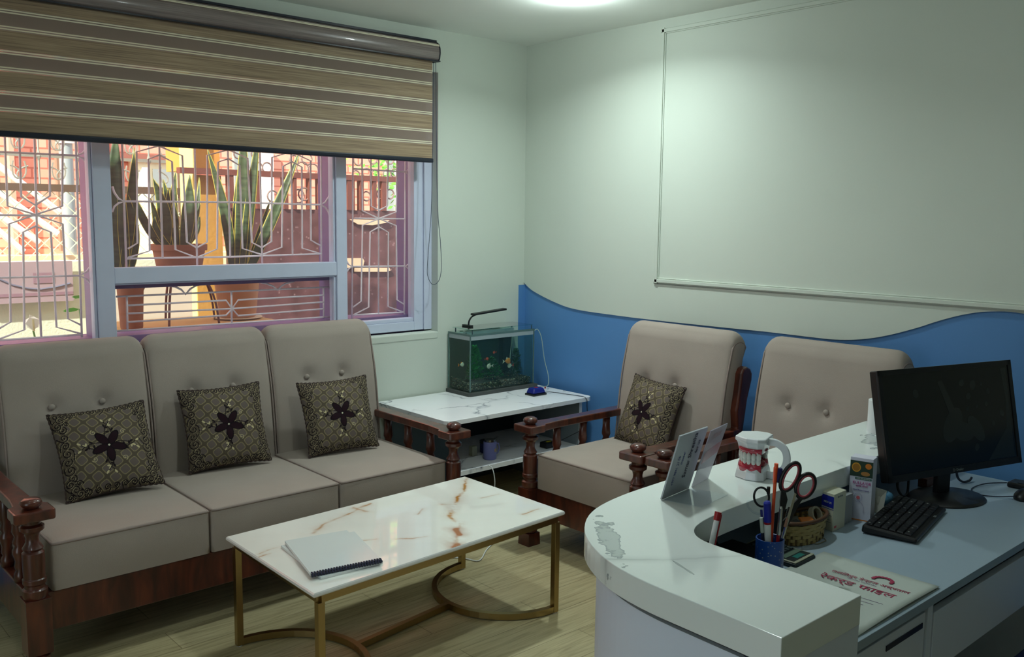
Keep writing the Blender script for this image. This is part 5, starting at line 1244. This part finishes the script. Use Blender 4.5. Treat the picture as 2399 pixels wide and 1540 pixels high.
obj('window_shutter', B().box(x0+.22*(x1-x0),x0+.38*(x1-x0),YF-.07,YF-.05,z0+.03,z1-.05), WT, wd_); obj('dark_pane', B().box(x0+.45*(x1-x0),x1-.05,YF-.06,YF-.05,z0+.25*(z1-z0),z1-.06), C3('pane_grey', (150,158,156), .3), wd_)
obj('lintel', B().box(x0-.25,x1+.05,YF-.09,YF,z1,z1+.07), C3('lintel', (150,92,78), .7), wd_)
hw2 = [(4.0299, 2.0484), (4.6741, 1.6397)]
for (a0_,a1_) in [((3.9828, 2.2726), (4.3857, 1.6363)), ((5.7598, 2.2614), (5.9283, 1.6544))]:
    o = obj('house_window', B().box(a0_[0],a1_[0],YF-.05,YF,a1_[1],a0_[1]), C3('pane_grey', (150,158,156), .3), hb)
    obj('window_shutter', B().box(a1_[0]-.3*(a1_[0]-a0_[0]),a1_[0],YF-.08,YF-.05,a1_[1],a0_[1]), WT, o)
# pilaster on the facade, ledge
pl_ = [(1.9883, 2.3087), (2.0261, 1.2516), (1.8469, 1.2621), (2.5128, 1.1898)]
obj('pilaster', B().box(pl_[0][0],pl_[1][0],YF-.10,YF,-.3,7), C3('pink_plain', (246,164,140), .85), hb)
obj('plinth_ledge', B().box(-3,7,YF-.35,YF,pl_[3][1]-.10,pl_[2][1]), C3('ledge_cream', (236,206,160), .9), hb)
dp_ = [(2.386, 2.2192), (2.3871, 1.2524)]
dpt = thing('drain_pipe', 'grey vertical drain pipe with a white coupling on the brick house', 'pipe', (dp_[0][0],8.3,0))
xq = (dp_[0][0]+dp_[1][0])/2
obj('pipe', B().cyl((xq,8.35,-.25),(xq,8.35,5),.055), GRP, dpt, smooth='auto'); zq = dp_[0][1]; obj('coupling', B().cyl((xq,8.35,zq-.02),(xq,8.35,zq+.16),.075), WT, dpt, smooth='auto')
dd_ = [(2.3556, 2.1023), (2.3392, 1.2899)]
dpx = thing('rain_pipe', 'narrow brown rain pipe beside the grey drain pipe', 'pipe', (dd_[0][0],8.5,0)); obj('pipe', B().box(dd_[0][0]-.02,dd_[0][0]+.05,8.44,8.5,dd_[1][1],dd_[0][1]+.02), C3('brown_pipe', (150,120,100), .6), dpx)
# white stair handrails
sr = thing('stair_railing', 'white diagonal stair handrails rising to the left against the brick house', 'railing', (0,7.9,0))
for (a0_,a1_) in [((1.6146, 2.1012), (2.1912, 1.6201)), ((1.6037, 1.8944), (2.1675, 1.4499)), ((1.5944, 1.7185), (2.0293, 1.3829)), ((1.6441, 1.5746), (1.912, 1.3105))]:
    obj('handrail', B().cyl((a0_[0],7.9,a0_[1]),(a1_[0],7.9,a1_[1]),.026), WT, sr, smooth='auto')
    pass
# chain link fence
YN = 6.9
cf_ = thing('chain_link_fence', 'chain-link fence with an iron rail and scroll ornaments outside the window', 'fence', (1.6,YN,0))
F1 = [(1.4451, 1.755), (1.9987, 1.7643), (1.9767, 1.2662), (2.3253, 1.767), (2.7825, 1.7727), (2.7637, 1.2013)]
X0f, X1f = F1[0][0], F1[4][0]; ZTf = F1[1][1]; ZBf = F1[5][1]-.05
b = B(); s_ = .105
n = int((X1f-X0f+ (ZTf-ZBf))/s_)+2
for k in range(-int((ZTf-ZBf)/s_)-1, n):
    for sg in (-1,1):
        x = X0f+k*s_
        pa, pb_ = (x, ZBf), (x+(ZTf-ZBf), ZTf)
        if sg < 0: pa, pb_ = (x, ZTf), (x+(ZTf-ZBf), ZBf)
        def clip(t): return (pa[0]+(pb_[0]-pa[0])*t, pa[1]+(pb_[1]-pa[1])*t)
        L = pb_[0]-pa[0]; t0 = max(0,(X0f-pa[0])/L); t1 = min(1,(X1f-pa[0])/L)
        if t1 <= t0: continue
        c0, c1 = clip(t0), clip(t1); b.tube([(c0[0],YN+.004*sg,c0[1]),(c1[0],YN+.004*sg,c1[1])], .0045, 4)
tag(obj('wire_mesh', b, C3('wire_pale', (190,205,180), .4), cf_), kind='stuff')
obj('top_rail', B().box(X0f,X1f,YN-.02,YN+.02,ZTf,ZTf+.05), C3('rail_dark', (84,70,56), .6), cf_)
F2 = [(1.4576, 1.9958), (2.0097, 2.0137), (2.7905, 2.0165)]
b = B(); b.box(X0f,X1f,YN-.012,YN+.012,F2[0][1],F2[0][1]+.022)
SIL = C3('silver_iron', (150,156,146), .35, metal=.3)
xx = X0f+.1; k = 0; bb2 = B()
while xx < X1f:
    for zb_, hh in ((ZTf+.05,.22),(F2[0][1]+.02,.24)):
        for sg in (-1,1):
            bb2.tube([(xx+sg*(.09-.075*t*cos(t*5)),YN,zb_+.09+.075*(1-t*.5)*sin(t*5+2.2)) for t in np.linspace(0,1,12)], .006, 5)
        bb2.tube([(xx,YN,zb_),(xx,YN,zb_+hh-.06)], .007, 5); bb2.tube([(xx,YN,zb_+hh-.07),(xx,YN,zb_+hh-.03),(xx,YN,zb_+hh+.03)], [.003,.018,.001], 6)
    xx += .25
obj('scroll_ornament', bb2, SIL, cf_); obj('upper_rail', b, SIL, cf_)
b = B()
for xx in (X0f, (X0f+X1f)/2, X1f): b.box(xx-.02,xx+.02,YN-.02,YN+.02,-.3,F2[0][1]+.4)
obj('fence_post', b, C3('rail_dark', (84,70,56)), cf_)
# low wall with hung panel
lw = [(1.2985, 1.0673), (1.8997, 1.0515), (1.8902, 0.7731)]
tag(obj('yard_wall', B().box(lw[0][0]-1.5,2.6944,6.6,6.8,-.3,1.2917), C3('wall_greengrey', (200,208,190), .95, noise=.06, bump=.5, bs=60)), 'low rough grey-green yard wall behind the left window pane', 'wall')
pn = [(1.291, 1.3059), (1.8733, 1.2979), (1.862, 1.0404)]
pt_ = thing('hanging_board', 'faded grey-lilac board with faint printed shapes hung on the yard wall', 'board', (pn[0][0],6.55,pn[2][1]))
obj('board', B().box(pn[0][0],pn[1][0],6.53,6.56,pn[2][1]-.01,pn[1][1]), C3('board_lilac', (148,132,140), .6, noise=.05), pt_)
pr_ = [(1.6295, 1.2246), (1.7557, 1.1553), (1.5186, 1.1729), (1.6054, 1.1472)]
b = B(); b.box(pr_[0][0],pr_[1][0],6.526,6.529,pr_[1][1],pr_[0][1]); obj('printed_block', b, C3('board_print', (130,104,118), .6), pt_)
arc_ = [(1.3626, 1.233), (1.4331, 1.1898), (1.5051, 1.1513), (1.5917, 1.1255), (1.668, 1.1165), (1.7597, 1.1268), (1.8537, 1.1487)]
b = B(); b.tube([(x,6.526,z) for x, z in arc_], .007, 5); obj('printed_arc', b, C3('board_print2', (96,100,120), .6), pt_)
gb = [(1.2852, 1.1198), (1.8701, 1.0933), (1.8692, 1.0732)]
b = B(); b.box(gb[0][0],gb[1][0],6.526,6.529,gb[2][1],gb[1][1]); obj('printed_band', b, C3('board_print', (130,104,118), .6), pt_)
# yellow pillar
yp = [(2.4676, 1.8471), (2.6517, 0.8751), (2.3932, 2.0902), (2.4433, 0.8896), (2.6225, 2.0629)]
YL = mat('yellow_paint', (178,134,62), .8, noise=.12, ns=(7,7,7), bump=.5, bs=40); YP = C3('sunlit_yellow', (250,226,130), .8)
pil = thing('yellow_pillar', 'yellow painted gate pillar outside the middle of the window', 'pillar', (yp[0][0],5.9,-.3))
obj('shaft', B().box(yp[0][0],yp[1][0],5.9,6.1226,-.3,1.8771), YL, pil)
obj('sunlit_face', B().box(yp[0][0]-.006,yp[0][0],5.9,6.1226,-.3,3.0), YP, pil)  # thin pale skin: glare of full sun painted on the left side
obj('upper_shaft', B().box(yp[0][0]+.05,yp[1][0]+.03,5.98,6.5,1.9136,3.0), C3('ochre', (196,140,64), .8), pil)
# gate
gq = [(2.3641, 1.9019), (2.666, 1.8756), (3.4247, 1.8684), (2.672, 1.6614), (3.4392, 1.6609), (4.0769, 1.8458), (4.0681, 1.6437), (3.5922, 1.899)]
gt = thing('iron_gate', 'dark red-brown sheet metal gate with an openwork top beside the yellow pillar', 'gate', (3.9,5.85,-.3))
q = NT('rusty_sheet'); nz = q.n('TexNoise', iScale=9.0, iDetail=7.0); q.l(q.obj(), nz.inputs['Vector']); vo = q.n('TexVoronoi', iScale=22.0); q.l(q.obj(), vo.inputs['Vector'])
c = q.ramp(nz.outputs[0], [(.35,lin((72,42,42))),(.65,lin((98,64,66)))]); q.l(q.mix(q.math('MULTIPLY', q.ramp(vo.outputs[0], [(.08,(1,1,1)),(.2,(0,0,0))]), .35), c, lin((190,160,160))), q.b.inputs['Base Color']); q.b.inputs['Roughness'].default_value = .6
M['sheet'] = q.m
GX0 = yp[1][0]+.012; GX1 = gq[5][0]+.5
obj('sheet_panel', B().box(GX0,GX1,5.85,5.88,-.2,gq[3][1]), M['sheet'], gt)
TR = [(2.3601, 1.9015), (2.6624, 1.9116)]
obj('top_beam', B().box(yp[0][0]-.12,GX1,5.83,5.89,1.88,1.9179), DKR, gt)
pz0, pz1 = gq[3][1], 1.88
for u0_, u1_ in [(2.675, 2.7111), (2.8771, 2.8959), (3.0785, 3.1113), (3.1575, 3.1775), (3.2751, 3.2921), (3.3505, 3.3643), (3.5909, 3.6529), (3.7008, 3.7305), (3.813, 3.8433), (3.893, 3.9316), (4.0608, 4.0927)]:
    obj('gate_bar', B().box(u0_,u1_,5.835,5.885,pz0,pz1), DKR, gt)
br = [(3.4127, 1.8494), (3.3974, 0.83)]
obj('gate_stile', B().box(br[0][0]-.03,br[0][0]+.06,5.82,5.90,-.28,pz1), DKR, gt)
b = B()
for cxp, r_ in [((2.8968, 1.942), 0.0346), ((2.9662, 1.9422), 0.0351), ((2.7945, 1.9375), 0.037), ((3.2375, 1.9484), 0.0473), ((3.3221, 1.9431), 0.0413), ((3.2003, 1.7533), 0.0471), ((3.2477, 1.7694), 0.0442), ((3.0034, 1.7485), 0.0387), ((3.6763, 1.9209), 0.0331), ((3.7691, 1.9403), 0.0338), ((3.8444, 1.9338), 0.0305), ((3.9518, 1.9381), 0.035), ((4.0181, 1.9504), 0.0315), ((3.8929, 1.7859), 0.0347), ((3.9781, 1.7881), 0.0353), ((3.7675, 1.7669), 0.0339), ((3.6958, 2.0307), 0.037), ((3.8264, 2.0467), 0.0379), ((3.9796, 2.0544), 0.0391), ((2.7603, 2.0263), 0.0335), ((2.8834, 2.0331), 0.0313), ((3.2724, 2.0185), 0.0408), ((3.3415, 2.082), 0.0344), ((3.1718, 2.0045), 0.0333)]:
    b.tube([(cxp[0]+r_*cos(u),5.86,cxp[1]+r_*sin(u)) for u in np.linspace(0,2*pi,17)[:-1]], .006, 5, closed=True)
obj('scroll_ring', b, C3('scroll_iron', (130,110,104), .5), gt)
for P_ in [[(3.598, 1.5946), (3.6709, 1.5574), (3.7979, 1.5515), (3.9244, 1.5712), (3.9517, 1.5908)], [(3.5728, 1.3096), (3.7092, 1.3068), (3.7239, 1.2841), (3.7123, 1.2461), (3.5719, 1.2372)], [(3.6379, 1.2354), (3.9496, 1.2267), (3.9573, 1.2068), (3.9221, 1.1981), (3.6449, 1.2066)]]:
    obj('latch_plate', B().prism(P_, 5.825, 5.84, lambda x,z,y:(x,y,z)), C3('latch_cream', (206,180,150), .6), gt)
# ledge for the pots
lz = 0.9749
tag(obj('plant_ledge', B().box(1.76,2.6469,5.05,5.62,-.3,lz), C3('ledge_ochre', (196,150,96), .9, noise=.1)), 'ochre rendered ledge carrying the plant pots outside', 'ledge')
whw = [(1.9878, 1.1063), (2.3214, 1.0894)]
tag(obj('white_wall', B().box(whw[0][0]-.15,whw[1][0]+.0,5.64,5.7,-.3,1.2259), C3('offwhite_render', (206,200,184), .9)), 'off-white low wall behind the wire plant stand', 'wall')
# plant pots & snake plants
TER = mat('terracotta', (150,92,66), .8, noise=.08, ns=(30,30,8)); TAN = mat('ribbed_tan', (186,130,92), .7)
LEAF = None
q = NT('snake_leaf'); nz = q.n('TexNoise', iScale=1, iDetail=4.0); q.l(q.obj((8,8,60)), nz.inputs['Vector'])
q.l(q.ramp(nz.outputs[0], [(.35,lin((36,58,40))),(.6,lin((66,88,60)))]), q.b.inputs['Base Color']); q.b.inputs['Roughness'].default_value = .4; LEAF = q.m
LED = C3('leaf_margin', (196,186,84), .5)
def leaf(root, tip, wid, bend, parent, yel=True, tw=0.3):
    root = Vector(root); tip = Vector(tip); b = B(); e_ = B(); n = 14
    ax_ = (tip-root); sdir = ax_.cross(Vector((0,1,0)));
    if sdir.length < 1e-4: sdir = Vector((1,0,0))
    sdir.normalize(); rows = []; L = []; Rr = []
    for i in range(n+1):
        t = i/n; c = root+ax_*t+Vector(bend)*sin(pi*t); w = wid*(.42+.58*sin(pi*min(1,t*.9+.12)))*(1-t**5)**.8+.0008
        a = tw*t*2; sd = sdir*cos(a)+Vector((0,1,0))*sin(a); up_ = Vector((0,1,0))*cos(a)-sdir*sin(a)
        rows.append([c-sd*w, c-sd*w*.5+up_*w*.22, c+up_*w*.30, c+sd*w*.5+up_*w*.22, c+sd*w]); L.append(c-sd*w); Rr.append(c+sd*w)
    b.grid(rows); o = obj('leaf', b, LEAF, parent, smooth=True, recalc=False)
    md = o.modifiers.new('t','SOLIDIFY'); md.thickness = .003
    if yel:
        for ln in (L, Rr): e_.tube(ln, [.0028]*n+[.0008], 4)
        obj('leaf_margin', e_, LED, o)
def pot(name, label, cx, cy, z0, z1, r0, r1, m, ribs=0):
    t = thing(name, label, 'plant', (cx,cy,z0)); h = z1-z0
    prof = [(r0*.92,0),(r0,.01),(r1*.97,h-.035),(r1*1.05,h-.034),(r1*1.06,h),(r1*.95,h),(r1*.93,h-.03),(.001,h-.03)]
    b = B(); seg = 48; R = []
    for r, z in prof: R.append([Vector((cx+r*(1+(.012*(1 if k%2 else -1) if ribs and z < h-.034 else 0))*cos(2*pi*k/seg), cy+r*sin(2*pi*k/seg), z0+z)) for k in range(seg)])
    b.rings(R); obj('pot', b, m, t, smooth='auto'); return t
PY = 5.30
g1 = [(1.9533, 1.4432), (2.2699, 1.4398), (1.9799, 1.2976), (2.2338, 1.2901)]
pr1 = (g1[1][0]-g1[0][0])/2; pcx = (g1[1][0]+g1[0][0])/2
p1 = pot('potted_snake_plant', 'snake plant in a wide brown pot on a wire stand, left of the yellow pillar', pcx, PY, g1[2][1], g1[0][1], (g1[3][0]-g1[2][0])/2, pr1/1.05, TER)
for (a0_, a1_, w_, b_) in [((2.0021, 1.4378), (1.8403, 1.7463), 0.021, -0.02), ((2.0269, 1.4375), (1.9597, 1.8195), 0.035, 0.03), ((2.0443, 1.4373), (1.9715, 1.6092), 0.02, -0.03), ((2.0643, 1.4371), (2.0475, 1.8179), 0.026, 0.02), ((2.0768, 1.4369), (2.0508, 1.7692), 0.022, -0.01), ((2.102, 1.4366), (2.0989, 1.8687), 0.024, -0.02), ((2.1274, 1.4363), (2.1713, 1.8471), 0.036, 0.01), ((2.1531, 1.4436), (2.269, 1.8384), 0.014, 0.02), ((2.1608, 1.4435), (2.2593, 1.6071), 0.018, 0.02), ((2.0894, 1.4368), (2.0781, 1.6965), 0.03, 0.0), ((2.0518, 1.4372), (2.0073, 1.7922), 0.026, -0.01), ((2.135, 1.4362), (2.2066, 1.749), 0.02, 0.02), ((2.0145, 1.4376), (1.9386, 1.7056), 0.018, 0.01)]:
    leaf((a0_[0],PY+random.uniform(-.05,.05),a0_[1]-.02),(a1_[0],PY+random.uniform(-.06,.06),a1_[1]),w_,(b_,0,0),p1)
wsx, wsr, wsz = pcx, pr1, g1[2][1]
stt = thing('plant_stand', 'brown bent-wire plant stand under the wide brown pot', 'plant stand', (pcx,PY,lz))
for k in range(5):
    u = 2*pi*k/5+.3; dx, dy = cos(u), sin(u)
    pts = [(pcx+dx*r_, PY+dy*r_, z_) for r_, z_ in ((.05,wsz-.003),(.12,wsz-.02),(.19,wsz-.09),(.23,lz+(wsz-lz)*.4),(.25,lz+.003))]
    obj('stand_leg', B().tube(smooth2(pts,4), .007, 6), DKR, stt, smooth=True)
obj('stand_ring', B().tube([(pcx+.14*cos(u),PY+.14*sin(u),wsz-.035) for u in np.linspace(0,2*pi,25)[:-1]], .006, 6, closed=True), DKR, stt, smooth=True)
g2 = [(2.3479, 1.2635), (2.6305, 1.2545), (2.3643, 0.9844), (2.5831, 0.9702)]
p2cx = (g2[0][0]+g2[1][0])/2
p2 = pot('potted_snake_plant', 'tall yellow-edged snake plant in a ribbed tan pot, right of the yellow pillar', p2cx, 5.35, lz+.01, g2[0][1], (g2[3][0]-g2[2][0])/2, (g2[1][0]-g2[0][0])/2, TAN, ribs=1)
obj('saucer', B().lathe([(.10,0),(.15,.01),(.15,.014),(.10,.012)], (p2cx,5.35,lz), 32), C3('saucer_pale', (214,190,160), .6), p2)
for (a0_, a1_, w_, b_) in [((2.4715, 1.2596), (2.3301, 2.0188), 0.03, 0.03), ((2.5051, 1.2585), (2.5381, 2.1981), 0.04, 0.01), ((2.5191, 1.258), (2.6351, 2.1539), 0.03, 0.0), ((2.5389, 1.2574), (2.6688, 1.8943), 0.034, -0.015), ((2.5474, 1.2571), (2.9324, 2.0409), 0.032, 0.01), ((2.5107, 1.2583), (2.5682, 2.0717), 0.022, -0.03), ((2.5616, 1.2567), (2.7461, 1.7108), 0.018, 0.0)]:
    leaf((a0_[0],5.35+random.uniform(-.04,.04),a0_[1]-.03),(a1_[0],5.35+random.uniform(-.06,.06),a1_[1]),w_,(b_,0,0),p2)
g3 = [(1.735, 1.2908), (1.8441, 1.2874), (1.7344, 0.9814), (1.8206, 0.9751)]
p3cx = (g3[0][0]+g3[1][0])/2
p3 = pot('potted_snake_plant', 'dark tall-leaved snake plant in a brown pot at the left window mullion', p3cx, 5.2, lz, g3[0][1], .06, .075, TER)
for (a0_, a1_, w_, b_) in [((1.6905, 1.2975), (1.7212, 2.0716), 0.055, -0.01), ((1.7242, 1.2964), (1.8137, 1.9761), 0.028, 0.01), ((1.7468, 1.2957), (1.7683, 1.7346), 0.03, 0.035), ((1.7423, 1.2959), (1.7314, 1.8811), 0.026, 0.0)]:
    leaf((a0_[0],5.12,a0_[1]-.03),(a1_[0],5.12+random.uniform(-.02,.03),a1_[1]),w_,(b_,0,0),p3, yel=w_ < .05)
# peace lily
pl = thing('peace_lily', 'peace lily with one white spathe and a few green leaves outside the left pane', 'plant', (1.3361,5.4,-.3))
pc4 = [(1.3327, 1.0726), (1.3623, 1.0239), (1.3285, 0.9841), (1.2987, 1.0236), (1.3346, 0.979), (1.3446, 0.9195)]
b = B(); b.face([(x,5.4+(.01 if i%2 else -.01),z) for i, (x,z) in enumerate([(1.3178, 1.0689), (1.3425, 1.0557), (1.3631, 1.0403), (1.3685, 1.0188), (1.3569, 0.9985), (1.3347, 0.9813), (1.3264, 0.9843), (1.308, 0.9973), (1.2944, 1.0216), (1.3016, 1.0397), (1.3149, 1.0528)])])
fo = obj('spathe', b, C3('spathe_white', (250,250,230), .5), pl); md = fo.modifiers.new('t','SOLIDIFY'); md.thickness = .004
obj('spadix', B().tube([(pc4[4][0],5.385,pc4[4][1]),(pc4[0][0],5.385,pc4[0][1]-.03)], .005, 6), C3('spadix', (220,210,150)), pl, smooth=True)
obj('flower_stem', B().tube([(pc4[4][0],5.4,pc4[4][1]),(pc4[5][0],5.4,pc4[5][1]),(pc4[5][0]+.05,5.4,-.25)], .005, 6), C3('stem_green', (90,150,60)), pl, smooth=True)
LG = C3('bright_leaf', (96,190,60), .4)
for L_ in [[(1.4886, 1.0773), (1.5135, 1.0902), (1.5449, 1.0932), (1.5737, 1.0843), (1.5574, 1.0732), (1.5282, 1.0702), (1.4994, 1.0719)], [(1.5386, 1.1533), (1.5545, 1.1597), (1.5793, 1.1609), (1.5785, 1.1441), (1.556, 1.1428)]]:
    b = B(); b.face([(x,5.4,z) for x, z in L_]); o = obj('leaf', b, LG, pl); md = o.modifiers.new('t','SOLIDIFY'); md.thickness = .003
obj('lily_pot', B().lathe([(.09,0),(.12,.2),(.11,.2),(.001,.19)], (pc4[5][0]+.05,5.4,-.3), 24), TER, pl, smooth='auto')
obj('leaf_stalk', B().tube([(1.5759,5.4,1.0842),(1.5759+.03,5.4,.6),(pc4[5][0]+.06,5.4,-.12)], .004, 5), C3('stem_green', (90,150,60)), pl, smooth=True)
# shrub above the gate at right
tr_ = thing('garden_tree', 'bright green leafy tree behind the gate at the right pane', 'tree', (6.6,7.6,-.3))
tq2 = [(5.0954, 2.2713), (5.2968, 1.9893)]
b = B(); rg = random.Random(5); ccx = (tq2[0][0]+tq2[1][0])/2
for k in range(900):
    p = Vector((ccx+.1+rg.gauss(0,.22), 7.6+rg.gauss(0,.2), 2.35+rg.gauss(0,.32))); d = Vector((rg.gauss(0,1),rg.gauss(0,1),rg.gauss(0,1))).normalized(); s2_ = d.orthogonal().normalized(); L = .07
    b.face([p, p+d*L*.5+s2_*L*.25, p+d*L, p+d*L*.5-s2_*L*.25])
obj('foliage', b, LG, tr_, recalc=False); obj('trunk', B().tube([(ccx+.1,7.6,-.3),(ccx+.12,7.6,1.2),(ccx+.1,7.6,2.4)], [.06,.045,.02], 8), DKR, tr_, smooth=True)
